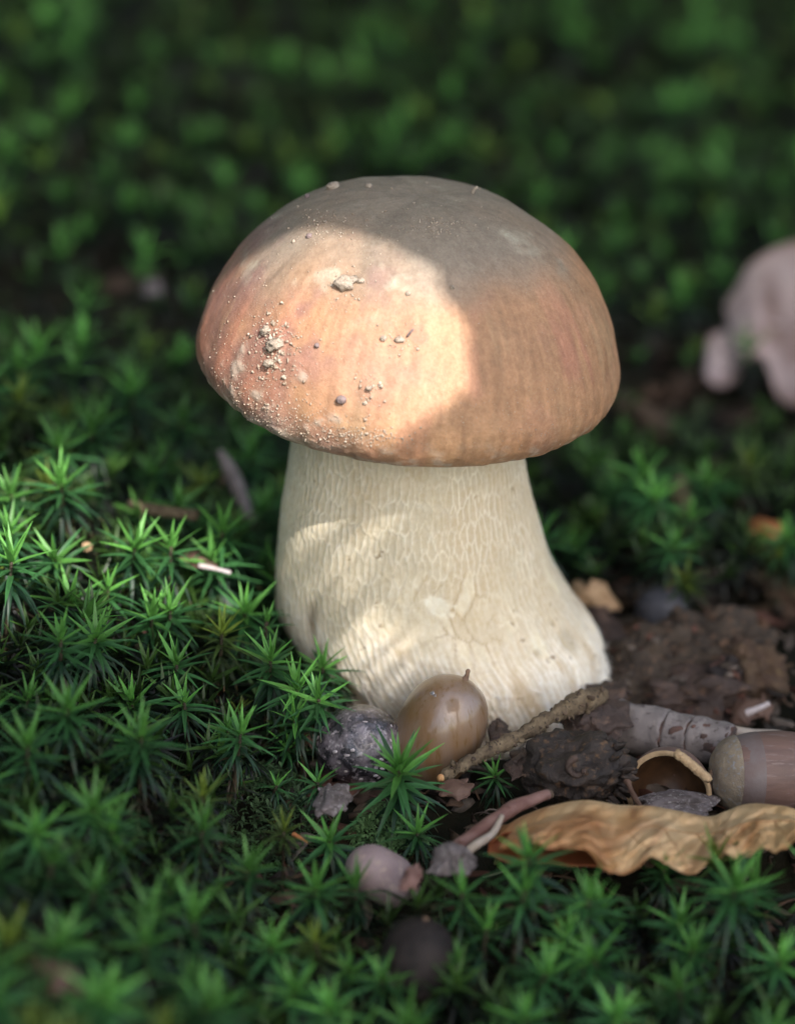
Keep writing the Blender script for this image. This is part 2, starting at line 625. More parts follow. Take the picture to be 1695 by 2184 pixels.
# skin pigment, plus the sky tint painted on the crown
xs = (P3[:, :, 0] - CAPX) / 4.0
zs = (P3[:, :, 2] - 6.0) / 4.4
n_lo = fbm(flatp * .7 + 5, 71, 3).reshape(TH.shape)
n_mid = fbm(flatp * 1.6 + 3, 72, 4).reshape(TH.shape)
n_fine = fbm(flatp * 9, 73, 3).reshape(TH.shape)
n_str = fbm(np.stack([cx * 9, sx * 9, zz * .45], -1).reshape(-1, 3), 74, 4).reshape(TH.shape)
n_hair = fbm(np.stack([cx * 34, sx * 34, zz * 1.3], -1).reshape(-1, 3), 78, 3).reshape(TH.shape) * sstep(.15, .45, U)
c = np.broadcast_to(np.array([.42, .240, .128]), TH.shape + (3,))
c = mixc(c, [.51, .305, .165], sstep(-.15, .55, n_lo + .55 * (1 - np.abs(xs - .08) * 2.2) - zs * .55))
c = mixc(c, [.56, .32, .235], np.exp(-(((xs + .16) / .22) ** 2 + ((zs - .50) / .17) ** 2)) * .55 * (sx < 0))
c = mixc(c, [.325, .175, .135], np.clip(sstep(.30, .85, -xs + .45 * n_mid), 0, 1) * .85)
c = mixc(c, [.34, .150, .095], sstep(.10, .50, n_str + .2 * n_mid) * .75 * sstep(.2, .5, U) * sstep(.25, .7, np.abs(xs + .1)))
c = mixc(c, [.46, .225, .145], sstep(.12, .5, n_str) * .4 * sstep(.2, .5, U))
c = mixc(c, [.53, .37, .21], sstep(.18, .5, -n_str) * .45 * sstep(.2, .5, U))
c = mixc(c, [.50, .27, .17], sstep(.15, .5, n_mid) * .3)
c = mixc(c, [.265, .232, .180], sstep(.60, .92, zs + .16 * n_lo) * .92)  # greyer crown: dust together with a painted sky tint
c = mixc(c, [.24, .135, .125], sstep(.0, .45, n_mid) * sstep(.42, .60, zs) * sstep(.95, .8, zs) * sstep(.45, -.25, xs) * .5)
c = mixc(c, [.44, .41, .31], sstep(.22, .55, fbm(flatp * 1.9 + 9, 75, 4).reshape(TH.shape)) * sstep(.62, .8, zs) * .65)
crust = sstep(.12, .42, fbm(flatp * 3.2, 79, 4).reshape(TH.shape) - 1.3 * np.clip(np.hypot((xs + .60) / .42, (zs - .28) / .40) - .55, 0, 2)) * (sx < .2)
P3 = P3 + nrm * (crust * (.020 + .030 * n_fine))[:, :, None]
c = mixc(c, [.47, .395, .31], crust * .75)
c = mixc(c, [.34, .185, .13], rim * .6 * sstep(-.2, .3, n_mid))
c = mixc(c, [.44, .36, .34], rim * sstep(.1, .6, -xs) * .55)
c = mixc(c, [.56, .48, .38], rim * sstep(.08, .4, fbm(flatp * 5, 76, 3).reshape(TH.shape)) * .75)
c = c * (1 + .22 * n_fine[:, :, None] + .22 * n_str[:, :, None] + .34 * n_hair[:, :, None])
cap_v = P3.reshape(-1, 3)
cap_f = grid_faces(nth, len(cap_prof), True)
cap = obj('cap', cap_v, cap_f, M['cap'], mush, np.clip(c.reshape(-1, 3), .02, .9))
tag(cap, 'domed orange-brown cap with dusty soil and a wrinkled pale margin')
pv, pf = lathe([(3.26, 6.42), (3.05, 6.46), (2.7, 6.58), (2.2, 6.66), (1.6, 6.70), (.9, 6.70)], 96, 26, rough=.03, freq=5)
pv = roll_cap(pv)
sub('pore_layer', pv, pf, M['pores'], cap, mush)
cap_bvh = BVHTree.FromPolygons([Vector(p) for p in cap_v], cap_f.tolist())


def hit(bvh, px, py):
    d = ray(px, py)
    p, n, i, dd = bvh.ray_cast(Vector(CAM), Vector(d))
    return (None, None) if p is None else (np.array(p), np.array(n) * (1 if n.dot(Vector(d)) < 0 else -1))


# stem: (z, centre x, radius x, radius y)
stem_rows = np.array([(6.95, .12, 2.0, 2.0), (6.5, .12, 2.06, 2.06), (6.0, .14, 2.12, 2.10), (5.3, .16, 2.20, 2.16), (4.6, .17, 2.32, 2.26), (3.95, .20, 2.45, 2.38),
                      (2.9, .33, 2.63, 2.55), (1.95, .62, 2.86, 2.72), (1.36, .90, 2.94, 2.78), (.75, 1.14, 2.86, 2.74), (.3, 1.28, 2.86, 2.68), (-.1, 1.34, 2.84, 2.62), (-.5, 1.36, 2.80, 2.55)])
rows = spline(stem_rows, 330)
ns = 460
th = np.linspace(0, 2 * np.pi, ns, endpoint=False) + np.pi / 2
TH = np.broadcast_to(th, (len(rows), ns))
ZZ = np.broadcast_to(rows[:, 0][:, None], TH.shape)
cx, sx = np.cos(TH), np.sin(TH)
foot = sstep(1.9, .2, ZZ) * np.exp(-((np.mod(TH + np.pi, 2 * np.pi) - np.pi + .12) / .55) ** 2)
Rx = rows[:, 2][:, None] + .04 * foot
Ry = rows[:, 3][:, None]
lowp = np.stack([cx * 2.6, sx * 2.6, ZZ], -1).reshape(-1, 3)
wob = fbm(lowp * .5, 81, 3).reshape(TH.shape) * .11
warp = fbm(lowp * 1.3, 82, 2).reshape(TH.shape)
uu = (TH - np.pi / 2) * 2.6 + .05 * fbm(lowp * 4, 96, 2).reshape(TH.shape) + .06 * warp + .10 * np.sin(ZZ * .8)
vv = ZZ + .10 * fbm(lowp * 1.1, 83, 2).reshape(TH.shape)
e, cellv = vor_edge(uu, vv, .150, .50, 3)
ridge = 1 - sstep(.006, .034, e)
eb, cellb = vor_edge(uu + 40, vv, .125, 1.15, 8)
fib = 1 - sstep(.008, .050, eb)
ec, cellc = vor_edge(uu + .3 * warp, vv + .25 * warp, .36, .62, 15)
low = sstep(3.0, 1.2, ZZ + .7 * warp)          # the net fades into fibres towards the foot
front_bald = np.exp(-(((np.mod(TH, 2 * np.pi) - 4.95) / .38) ** 2 + ((ZZ - 2.8) / .95) ** 2))
net = ridge * (1 - low) * (1 - .75 * front_bald) * (.6 + .4 * sstep(-.5, .3, fbm(lowp * .8, 84, 2).reshape(TH.shape)))
fibres = fib * low
patch = sstep(.28, .55, fbm(np.stack([cx * 4.2, sx * 4.2, ZZ * 1.1], -1).reshape(-1, 3), 85, 3).reshape(TH.shape))
disp = wob + .020 * net + .030 * fibres * (.4 + .6 * cellb) + .03 * patch * sstep(3.2, 2.2, ZZ) + .010 * fbm(lowp * 7, 86, 2).reshape(TH.shape)
SX = rows[:, 1][:, None] + (Rx + disp) * cx
SY = (Ry + disp) * sx
n1 = fbm(lowp * .9 + 2, 87, 3).reshape(TH.shape)
n2 = fbm(np.stack([cx * 6, sx * 6, ZZ * .9], -1).reshape(-1, 3), 88, 4).reshape(TH.shape)
n3 = fbm(lowp * 6, 89, 3).reshape(TH.shape)
c = np.broadcast_to(np.array([.63, .565, .42]), TH.shape + (3,))
c = mixc(c, [.58, .47, .31], sstep(-.1, .5, n1 + .5 * cx) * .5 * (1 - .5 * low))
c = mixc(c, [.82, .77, .63], net * (.30 + .55 * sstep(-.3, .4, fbm(lowp * 1.6, 95, 3).reshape(TH.shape))))
c = mixc(c, [.75, .68, .55], low * .8)
c = mixc(c, [.88, .84, .75], fibres * .85)
c = mixc(c, [.56, .43, .26], sstep(.10, .45, n2) * low * .7)
c = mixc(c, [.80, .75, .58], patch * sstep(3.6, 2.4, ZZ) * .7)
c = mixc(c, [.36, .26, .13], sstep(.030, .006, ec) * sstep(.15, .6, front_bald) * sstep(-.2, .3, n3 + n1) * .5)
c = mixc(c, [.80, .74, .57], sstep(.55, .9, cellc) * sstep(.03, .08, ec) * sstep(.1, .5, front_bald) * .6)
c = mixc(c, [.86, .84, .76], np.clip(sstep(1.5, .2, ZZ) * sstep(.5, 1, cx) + sstep(.5, .1, ZZ) * .5, 0, 1) * .85)
speck = sstep(.42, .60, n3) * sstep(.0, .5, fbm(lowp * 1.2 + 8, 90, 2).reshape(TH.shape))
c = mixc(c, [.20, .13, .06], speck * .85)
tt = np.mod(TH, 2 * np.pi)
# the dirty crease that runs down the front left of the stem
cr = np.exp(-((tt - (3.92 + .08 * np.sin(ZZ * 2.2) + .05 * warp)) / .06) ** 2) * sstep(3.6, 2.6, ZZ) * sstep(.5, 1.4, ZZ) * sstep(-.4, .3, n2)
disp2 = -.05 * cr
SX = SX + disp2 * cx
SY = SY + disp2 * sx
c = mixc(c, [.17, .12, .07], cr * .85)
dirt = sstep(.25, .55, fbm(lowp * 2.6, 93, 4).reshape(TH.shape) + .35 * sstep(.9, .1, ZZ)) * sstep(3.4, 1.6, ZZ)
c = mixc(c, [.30, .21, .12], dirt * .5)
# white bitten spot, and the dim smudge by the right edge
wp = sstep(.35, .6, np.exp(-(((tt - 4.90) / .10) ** 2 + ((ZZ - 3.05) / .22) ** 2)) + .5 * n3)
c = mixc(c, [.82, .80, .68], wp * .75)
gp = np.exp(-(((tt - 5.80) / .10) ** 2 + ((ZZ - 1.75) / .25) ** 2) ** 2)
c = mixc(c, [.36, .33, .25], gp * .5)
n4 = fbm(np.stack([cx * 22, sx * 22, ZZ * 1.0], -1).reshape(-1, 3), 91, 3).reshape(TH.shape)
c = c * (1 + .07 * n3[:, :, None] + .13 * n4[:, :, None] * (.4 + .6 * low[:, :, None]))
stem_v = np.stack([SX, SY, ZZ], -1).reshape(-1, 3)
stem_f = grid_faces(ns, len(rows), True)[:, ::-1]
stem_o = obj('stem', stem_v, stem_f, M['stem'], mush, np.clip(c.reshape(-1, 3), .02, .92))
tag(stem_o, 'thick cream stem with a raised net above and white fibres at the foot')
stem_bvh = BVHTree.FromPolygons([Vector(p) for p in stem_v], stem_f.tolist())
# white fuzz at the foot
fz = Pool()
cand = np.where((stem_v[:, 2] > .05) & (stem_v[:, 2] < 1.25))[0]
sel = rng.choice(cand, 2600)
for i in sel:
    p = stem_v[i]
    a = math.atan2(p[1] - 0, p[0] - 1.2)
    if rng.random() > .12 + .88 * math.exp(-((a + .15) / .55) ** 2):
        continue
    n = np.array([math.cos(a), math.sin(a), .15]) + rng.normal(0, .5, 3)
    n /= np.linalg.norm(n)
    t = np.cross(n, [0, 0, 1.0])
    t /= np.linalg.norm(t) + 1e-6
    L = rng.uniform(.05, .14)
    w = .006
    fz.add(np.array([p - t * w, p + t * w, p + n * L + rng.normal(0, .02, 3)]), [[0, 1, 2]])
ff = obj('mycelium_fuzz', np.vstack(fz.v), np.vstack(fz.f), M['fuzz'], mush)
ff['kind'] = 'stuff'


def frame_to(n):
    return np.array(Vector((0, 0, 1)).rotation_difference(Vector(n)).to_matrix())


# ------------------------------------------------------------------ grit and crumbs lying on the cap
gr = Pool()
iv, jf = ico(1)


def grains(n, px, py, sx_, sy_, smin, smax):
    k = 0
    while k < n:
        p, nn = hit(cap_bvh, px + rng.normal(0, sx_), py + rng.normal(0, sy_))
        k += 1
        if p is None:
            continue
        s = smin * (smax / smin) ** (rng.random() ** 2.2)
        v = iv * (1 + .38 * rng.normal(0, 1, (len(iv), 1)).clip(-1.3, 1.3)) * s * rng.uniform(.5, 1.3, 3)
        gr.add(v + p + nn * s * .35, jf)


grains(420, 590, 700, 110, 110, .006, .020)
grains(260, 585, 740, 30, 45, .012, .042)
grains(230, 550, 860, 60, 45, .008, .026)
grains(200, 760, 928, 55, 10, .010, .030)
grains(330, 620, 900, 90, 24, .007, .022)
grains(520, 850, 700, 260, 180, .005, .011)
grains(60, 790, 830, 14, 22, .012, .05)
grains(60, 850, 725, 28, 16, .01, .04)
grains(130, 750, 470, 150, 50, .008, .028)
grains(110, 690, 480, 40, 22, .010, .03)
grains(110, 930, 485, 40, 14, .010, .03)
grains(420, 1130, 890, 90, 50, .005, .012)
grains(60, 740, 610, 34, 20, .01, .03)
grains(330, 590, 905, 75, 16, .005, .016)
grains(300, 800, 950, 110, 10, .005, .014)
grains(160, 500, 830, 30, 45, .005, .016)
g = gr.build('grit', M['grain'], smooth=False)
tag(g, 'fine pale grit dusted over the brown mushroom cap', 'grit', kind='stuff')
crumbs = [
    (738, 606, (.20, .14, .15), .6, 'crumb', 'largest pale soil crumb stuck on the sunlit upper part of the cap'),
    (770, 600, (.07, .05, .06), .4, 'crumb', 'small pale crumb just beside the largest crumb on the cap'),
    (818, 722, (.06, .055, .055), .3, 'crumb', 'small tan crumb, first of the pair at the middle of the cap'),
    (852, 725, (.09, .06, .06), .5, 'crumb', 'tan crumb with a grey splinter beside it at the middle of the cap'),
    (710, 401, (.13, .10, .08), .4, 'crumb', 'pale crumb on the upper left outline of the cap'),
    (787, 398, (.06, .06, .05), .3, 'crumb', 'small round pale crumb near the very top of the cap'),
    (650, 410, (.05, .05, .05), .3, 'crumb_dark', 'tiny dark crumb on the upper left edge of the cap'),
    (729, 852, (.10, .08, .09), .3, 'crumb_dark', 'grey-brown crumb low on the sunlit side of the cap'),
    (787, 828, (.06, .05, .10), .5, 'crumb', 'narrow upright crumb low on the middle of the cap'),
    (870, 627, (.045, .045, .045), .2, 'crumb', 'single round grain at the top of the sunlit patch'),
    (964, 614, (.04, .04, .04), .2, 'crumb', 'pale grain just inside the shade right of the sunlit patch'),
    (677, 737, (.05, .045, .06), .3, 'crumb_dark', 'dark grey crumb in the sunlit orange part of the cap'),
    (590, 735, (.17, .12, .12), .8, 'crumb', 'knobbly soil lump in the dirt patch on the left of the cap'),
    (568, 706, (.10, .08, .08), .8, 'crumb', 'upper crumb of the dirt patch on the left of the cap'),
    (575, 775, (.10, .07, .08), .8, 'crumb', 'lower crumb of the dirt patch on the left of the cap'),
    (660, 505, (.06, .05, .05), .4, 'crumb_dark', 'dark flake on the shaded upper left of the cap'),
    (627, 516, (.035, .035, .035), .3, 'crumb', 'pale grain on the shaded upper left of the cap'),
]
for k, (px, py, rad, amp, mk, lab) in enumerate(crumbs):
    p, nn = hit(cap_bvh, px, py)
    if p is None:
        p, nn = hit(cap_bvh, px + (6 if px < 865 else -6), py + 10)
    if p is None:
        continue
    v, f = lump((0, 0, 0), rad, amp, 2.2, 100 + k, 3)
    v = v @ frame_to(nn).T + p + nn * min(rad) * .45
    o = obj('soil_crumb', v, f, M[mk], origin=p)
    tag(o, lab, 'crumb', 'crumbs stuck on the mushroom cap')
p, nn = hit(cap_bvh, 868, 718)
v, f = tube(spline([p + nn * .03, p + np.array([.05, 0, .06]) + nn * .08, p + np.array([.12, 0, .14]) + nn * .06], 8), [.02, .022, .022, .02, .02, .018, .015, .008], 6, .01, 12)
tag(obj('splinter', v, f, M['crumb_dark'], origin=p), 'tiny grey wood splinter standing beside the tan crumb on the cap', 'splinter')
p, nn = hit(cap_bvh, 1008, 412)
v, f = tube(spline([p - nn * .02, p + np.array([.02, 0, .08]), p + np.array([.10, 0, .12])], 8), [.02, .025, .03, .03, .03, .03, .04, .02], 6, .015, 12)
tag(obj('splinter', v, f, M['crumb'], origin=p), 'tiny pale bud scale sticking up from the upper right outline of the cap', 'splinter')

# ------------------------------------------------------------------ haircap moss
def leaf_template(kind, hi):
    """a moss leaf of length 1 along +z, arching to +x, channelled; returns verts, faces, colours"""
    arch = (.10, .42, .80, 1.1)[kind]
    segs = 6 if hi else 3
    w0 = (.070, .058, .050, .045)[kind]
    t = np.linspace(0, 1, segs + 1)
    ang = arch * t * 1.15
    ds = 1 / segs
    x = np.concatenate([[0], np.cumsum(np.sin((ang[:-1] + ang[1:]) / 2) * ds)])
    zc = np.concatenate([[0], np.cumsum(np.cos((ang[:-1] + ang[1:]) / 2) * ds)])
    w = w0 * np.where(t < .18, .75 + 1.4 * t, 1.0 * (1 - np.clip((t - .18) / .82, 0, 1) ** 1.35)) + .002
    V, C = [], []
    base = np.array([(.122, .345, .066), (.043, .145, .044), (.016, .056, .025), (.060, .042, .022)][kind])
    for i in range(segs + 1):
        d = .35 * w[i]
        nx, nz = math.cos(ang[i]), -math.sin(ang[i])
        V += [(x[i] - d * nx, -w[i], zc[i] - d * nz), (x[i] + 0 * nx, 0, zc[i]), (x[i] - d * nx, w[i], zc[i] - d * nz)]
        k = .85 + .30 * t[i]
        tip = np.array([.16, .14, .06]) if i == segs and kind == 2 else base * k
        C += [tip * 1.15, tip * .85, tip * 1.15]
    Fc = []
    for i in range(segs):
        a = i * 3
        for b in (0, 1):
            Fc.append([a + b, a + b + 1, a + b + 4, a + b + 3])
    return np.array(V), np.array(Fc), np.array(C)


LEAF_HI = [leaf_template(k, True) for k in range(4)]
LEAF_LO = [leaf_template(k, False) for k in range(4)]
LEAF_ME = [mesh_data('moss_leaf', v * .8, f, M['moss'], c) for v, f, c in LEAF_HI]     # leaf length .8 cm at scale 1


def leaf_layout(rg, H, n, L, spread=1.0, zone_len=None, wide=False):
    """kind, rotation matrix, place and length of each leaf of one shoot of height H"""
    out = []
    a0 = rg.uniform(0, 6.28)
    for i in range(n):
        t = i / (n - 1.0)
        h = H - (zone_len or min(.30 * H, .75)) * (1 - t) ** 1.2
        inc = R(44 + 72 * (1 - t) ** .9 * spread + rg.normal(0, 8))
        kind = 0 if t > .74 else (1 if t > .40 else 2)
        if kind == 0:
            inc = R(6 + 225 * (1 - t) * spread + rg.normal(0, 7))
        if wide and t > .62:                                # broad open heart
            kind = 0
            inc = R(8 + 150 * (1 - t) + rg.normal(0, 7))
        ln = L * (1.0 - .28 * max(0, (t - .7) / .3)) * rg.uniform(.85, 1.15)
        az = a0 + i * 2.39996 + rg.normal(0, .15)
        m = Matrix.Rotation(az, 3, 'Z') @ Matrix.Rotation(inc, 3, 'Y')
        out.append((kind, m, np.array([0, 0, h]), ln))
    zl = zone_len or min(.30 * H, .75)
    for i in range(n // 3):                               # old dull leaves hanging lower on the stem
        h = (H - zl) * rg.uniform(.35, 1.0)
        az = a0 + i * 2.39996 + rg.normal(0, .4)
        m = Matrix.Rotation(az, 3, 'Z') @ Matrix.Rotation(R(rg.uniform(70, 135)), 3, 'Y')
        out.append((3 if rg.random() < .45 else 2, m, np.array([0, 0, h]), L * rg.uniform(.6, .95)))
    return out


def shoot_mesh(rg, H, n, L, hi, tint=1.0, spread=1.0, wide=False):
    pl = Pool()
    T = LEAF_HI if hi else LEAF_LO
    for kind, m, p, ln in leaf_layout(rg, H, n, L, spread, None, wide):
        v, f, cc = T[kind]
        pl.add((v * ln) @ np.array(m).T + p, f, cc * tint * rg.uniform(.8, 1.2) * (1.0 if hi else 1.2 if kind == 0 else .38))  # carpet leaves below the hearts darkened: shade painted into their colour
    return np.vstack(pl.v), np.vstack(pl.f), np.vstack(pl.c)


def lean_matrix(rg, deg):
    a = rg.uniform(0, 6.28)
    # shoots bow a little towards the open, light side of the place
    return Matrix.Rotation(R(13), 3, 'X') @ Matrix.Rotation(R(abs(rg.normal(0, deg))), 3, Vector((math.cos(a), math.sin(a), 0)))


# shared meshes for the ordinary shoots, height 2.3 cm at scale 1
VARIANTS = []
for k in range(14):
    rg = np.random.default_rng(300 + k)
    v, f, c = shoot_mesh(rg, 2.3, int(rg.integers(36, 50)), rg.uniform(.74, .96), True, rg.uniform(.6, 1.2), rg.uniform(.85, 1.1))
    if k in (3, 9, 12):                                   # ageing, browned shoots
        c = c * np.array([1.5, .78, .6]) * .8
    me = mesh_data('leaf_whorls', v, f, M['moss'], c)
    sv, sf = tube(spline([(0, 0, -.4), (.06 * rg.normal(), .06 * rg.normal(), 1.0), (0, 0, 2.28)], 8), np.linspace(.055, .035, 8), 6)
    VARIANTS.append((me, mesh_data('moss_stem', sv, sf, M['moss_stem'])))


def put_shoot(base, scale, rg, label, group, variant=None, lean=16, turn=None):
    """an ordinary moss shoot: stem and leaf whorls"""
    o = bpy.data.objects.new('moss_shoot', None)
    o.empty_display_size = .004
    m = lean_matrix(rg, lean) @ Matrix.Rotation(rg.uniform(0, 6.28), 3, 'Z')
    o.matrix_world = Matrix.Translation(Vector(base) * CM) @ (m * scale).to_4x4()
    link(o)
    tag(o, label, 'moss', group)
    lm, sm = VARIANTS[rg.integers(len(VARIANTS)) if variant is None else variant]
    for nm, me in (('leaf_whorls', lm), ('moss_stem', sm)):
        q = bpy.data.objects.new(nm, me)
        link(q, o)
        if nm == 'leaf_whorls':
            q['kind'] = 'stuff'
    return o


def hero_shoot(base, H, rg, label, group=None, n=34, L=.85, lean=6, spread=1.0, name='moss_shoot', zone_len=None):
    """a shoot whose single leaves can be told apart: every leaf is a part"""
    o = bpy.data.objects.new(name, None)
    o.empty_display_size = .004
    o.matrix_world = Matrix.Translation(Vector(base) * CM) @ lean_matrix(rg, lean).to_4x4()
    link(o)
    tag(o, label, 'moss', group)
    sv, sf = tube(spline([(0, 0, -.5), (.04 * rg.normal(), .04 * rg.normal(), H * .5), (0, 0, H)], 8), np.linspace(.055, .035, 8), 6)
    link(bpy.data.objects.new('moss_stem', mesh_data('moss_stem', sv, sf, M['moss_stem'])), o)
    for kind, m, p, ln in leaf_layout(rg, H, n, L, spread, zone_len):
        q = bpy.data.objects.new('moss_leaf', LEAF_ME[kind])
        q.matrix_local = Matrix.Translation(Vector(p) * CM) @ (m * (ln / .8)).to_4x4()
        col.objects.link(q)
        q.parent = o
    return o


taken = []           # x, y, radius already occupied


def shoot_base(px, py, Y=None, H=2.0):
    """foot of a shoot whose crown is seen at that pixel"""
    if Y is None:
        p = on_ground(px, py, H)
        return np.array([p[0], p[1], gz(p[0], p[1])]), H
    p = at(px, py, Y)
    g0 = gz(p[0], p[1])
    return np.array([p[0], p[1], g0]), max(.7, p[2] - g0)


heroes = [
    # px, py, depth, leaf length, leaves, label
    (849, 1592, -5.6, 1.0, 64, 'bright bushy moss shoot standing in front of the speckled black nut and the acorn'),
    (1063, 1668, -4.6, .62, 28, 'small dark green moss star below the knobbly twig'),
    (676, 1650, -5.6, .62, 24, 'moss star just left of the speckled black nut, at its foot'),
    (585, 1658, -5.4, .50, 20, 'small moss star with few leaves left of the nut'),
    (578, 1369, -2.9, .95, 40, 'moss shoot leaning across the lower left edge of the mushroom stem'),
    (640, 1425, -3.1, .95, 44, 'dark drooping moss shoot whose long leaves overlap the foot of the stem'),
    (688, 1448, -3.4, .85, 40, 'dark moss shoot touching the stem foot just above the speckled nut'),
    (655, 1520, -3.9, .75, 36, 'short moss shoot in the corner between stem foot and speckled nut'),
    (614, 1582, -3.8, .60, 34, 'fine pale moss tuft between the stem foot and the speckled nut'),
    (156, 1005, .8, .98, 40, 'brightest sunlit moss star, on top of the mossy bank'),
    (238, 1138, -.6, .95, 38, 'sunlit moss star between two other bright ones in the middle of the bank'),
    (344, 1160, -.8, .90, 34, 'sunlit moss star at the right tip of the bright row'),
    (129, 1111, -.3, .90, 36, 'half sunlit moss star below the brightest one on the bank'),
    (16, 1108, -.4, .95, 36, 'green moss star cut by the left picture edge beside the sunlit row'),
    (504, 1158, .6, .95, 38, 'dark moss star in the shade close to the left of the stem'),
    (465, 1088, 1.2, .90, 32, 'shaded moss star behind the one close to the stem'),
    (539, 1279, -1.4, .60, 24, 'small moss star low against the shaded left side of the stem'),
    (133, 1263, -1.9, .95, 36, 'sharp moss star with an upright yellow-green heart on the left bank'),
    (219, 1236, -1.5, .80, 30, 'dim moss star just right of the sharp star on the left bank'),
    (367, 1268, -1.8, .95, 36, 'moss star with long pointed leaves halfway between left edge and stem'),
    (297, 1312, -2.3, 1.0, 40, 'wide moss star with a leaning yellow-green heart in the middle of the left bank'),
    (199, 1345, -2.8, .95, 36, 'moss star below and left of the wide star on the bank'),
    (371, 1396, -3.3, .85, 34, 'fine-leaved moss star in the dark hollow left of the stem foot'),
    (395, 1470, -4.4, .80, 30, 'moss star with pale upright leaves in the dark hollow'),
    (301, 1470, -4.6, .95, 36, 'soft moss star left of the pale upright one in the hollow'),
    (713, 1762, -7.0, .85, 30, 'upright moss star in front of the grey bark piece'),
    (884, 1772, -6.7, .75, 34, 'bright yellow-green moss shoot bowed over beside the low feathery moss'),
    (1160, 1762, -9.2, .95, 34, 'moss star standing in front of the left end of the curled orange leaf'),
    (1244, 1876, -10.2, .90, 34, 'bright moss star below the middle of the curled orange leaf'),
    (1082, 1856, -9.8, .90, 32, 'bright moss star in front of the dark left end of the curled leaf'),
    (1517, 1855, -10.3, 1.05, 40, 'dark broad moss star in front of the right half of the curled leaf'),
    (979, 1882, -9.6, .80, 30, 'moss star in front of the mottled bark fragment'),
]
for k, (px, py, Y, L, n, lab) in enumerate(heroes):
    rg = np.random.default_rng(900 + k)
    b, H = shoot_base(px, py, Y)
    H = min(H, 3.4) if px > 500 else H
    hero_shoot(b, H, rg, lab, 'single moss stars in the sharp zone', n, L * (.92 if k else 1), lean=8, zone_len=1.15 if k == 0 else None)
    taken.append((b[0], b[1], .62))

_p = at(1640, 830, 14.0)
for _k in range(-3, 4):
    taken += [(_p[0] + _k * .8, _p[1] - 1.2, 1.4), (_p[0] + _k * .8, _p[1] - 3.2, 1.4), (_p[0] + _k * .8, _p[1] - 5.2, 1.2)]
# places seen in the photograph for further shoots: px, py, crown height
seen = [(35, 770, 2.3), (121, 912, 2.3), (207, 900, 2.3), (340, 1009, 2.2), (16, 955, 2.3), (45, 1005, 2.3), (12, 1185, 2.4), (117, 1349, 2.4), (40, 1290, 2.4),
        (133, 1482, 2.3), (60, 1552, 2.3), (198, 1642, 2.2), (77, 1766, 2.3), (421, 1680, 2.0), (468, 1547, 1.9), (370, 1857, 2.1), (309, 1917, 2.2),
        (516, 1822, 2.0), (670, 1865, 2.0), (9, 2059, 2.3), (404, 2071, 2.1), (503, 2127, 2.1), (645, 2054, 2.0), (34, 1921, 2.2), (765, 1908, 1.9), (1342, 1960, 2.0),
        (1193, 1967, 1.9), (991, 1989, 2.0), (1082, 2038, 2.0), (1356, 1989, 2.1), (1234, 2068, 2.0), (1478, 2080, 2.1), (1624, 1989, 2.1), (723, 2001, 2.1),
        (1180, 1959, 1.7), (1679, 2147, 2.1), (1466, 1989, 1.9), (954, 2111, 2.0), (560, 1980, 2.0), (200, 2120, 2.1), (820, 2140, 2.0), (1100, 2150, 2.0),
        (1330, 2150, 2.0), (1560, 2160, 2.0), (600, 1760, 1.6), (260, 1760, 2.0), (1640, 1900, 2.0), (700, 2120, 2.1), (1290, 1930, 1.8), (1420, 1920, 1.8), (835, 2050, 1.7), (945, 2040, 1.7), (885, 2105, 1.8), (780, 1990, 1.6)]
front = []
for px, py, H in seen:
    p = on_ground(px, py, H)
    front.append((p[0], p[1], H / 2.3))
    taken.append((p[0], p[1], .55))


def in_litter(x, y):
    """bare ground with dead leaves, acorns and sticks: no haircap moss there"""
    if (x - 1.1) ** 2 + y * y < 3.1 ** 2:
        return True
    if x > .2 and -8.4 < y < 3.6 and x < 13:
        return True
    if -2.6 < x <= .2 and -6.2 < y < -2.2:
        return True
    if -3.0 < x < 3.0 and -8.8 < y < -5.0:
        return True
    return False


def frame_px(p):
    d = p - CAM
    w = d @ fwd
    return 847.5 + d[0] / w * PPC * DIST, 1092 - (d @ upv) / w * PPC * DIST, w


# scatter by dart throwing
darts = []
rg = np.random.default_rng(55)
cellmap = {}


def free(x, y, rad):
    ci, cj = int(math.floor(x / 2)), int(math.floor(y / 2))
    for a in (-1, 0, 1):
        for b in (-1, 0, 1):
            for (qx, qy, qr) in cellmap.get((ci + a, cj + b), ()):
                if (x - qx) ** 2 + (y - qy) ** 2 < max(rad, qr) ** 2:
                    return False
    return True


def occupy(x, y, rad):
    cellmap.setdefault((int(math.floor(x / 2)), int(math.floor(y / 2))), []).append((x, y, rad))


for t_ in taken:
    occupy(t_[0], t_[1], max(.7, t_[2]))
NX, NY = rg.uniform(-26, 26, 70000), rg.uniform(-30, 88, 70000)
NX[:16000], NY[:16000] = rg.uniform(-11, 11, 16000), rg.uniform(-28, 9, 16000)
ND = fbm(np.stack([NX * .13, NY * .10, NX * 0], -1), 77, 2)
for x, y, dens in zip(NX.tolist(), NY.tolist(), ND.tolist()):
    if abs(x) > 11 + (y + 30) * .14:
        continue
    if in_litter(x, y):
        continue
    right_litter = 1 if (x > 1.5 and 3 < y < 16) else 0
    rad = (.80 if y < 9 else rg.uniform(.45, 1.25)) + (.30 if dens < -.22 else 0) + .25 * right_litter
    if dens < -.40 and y > 7:
        continue
    if free(x, y, rad):
        occupy(x, y, rad)
        darts.append((x, y))
rest = []
for x, y in darts:
    s = rg.uniform(.50, 1.08)
    p = np.array([x, y, gz(x, y) + 2.0 * s])
    qx, qy, w = frame_px(p)
    inside = -60 < qx < 1755 and 0 < qy < 2290
    if inside and y < 7.5 and len(front) < 262:
        front.append((x, y, s))
    else:
        rest.append((x, y, s))


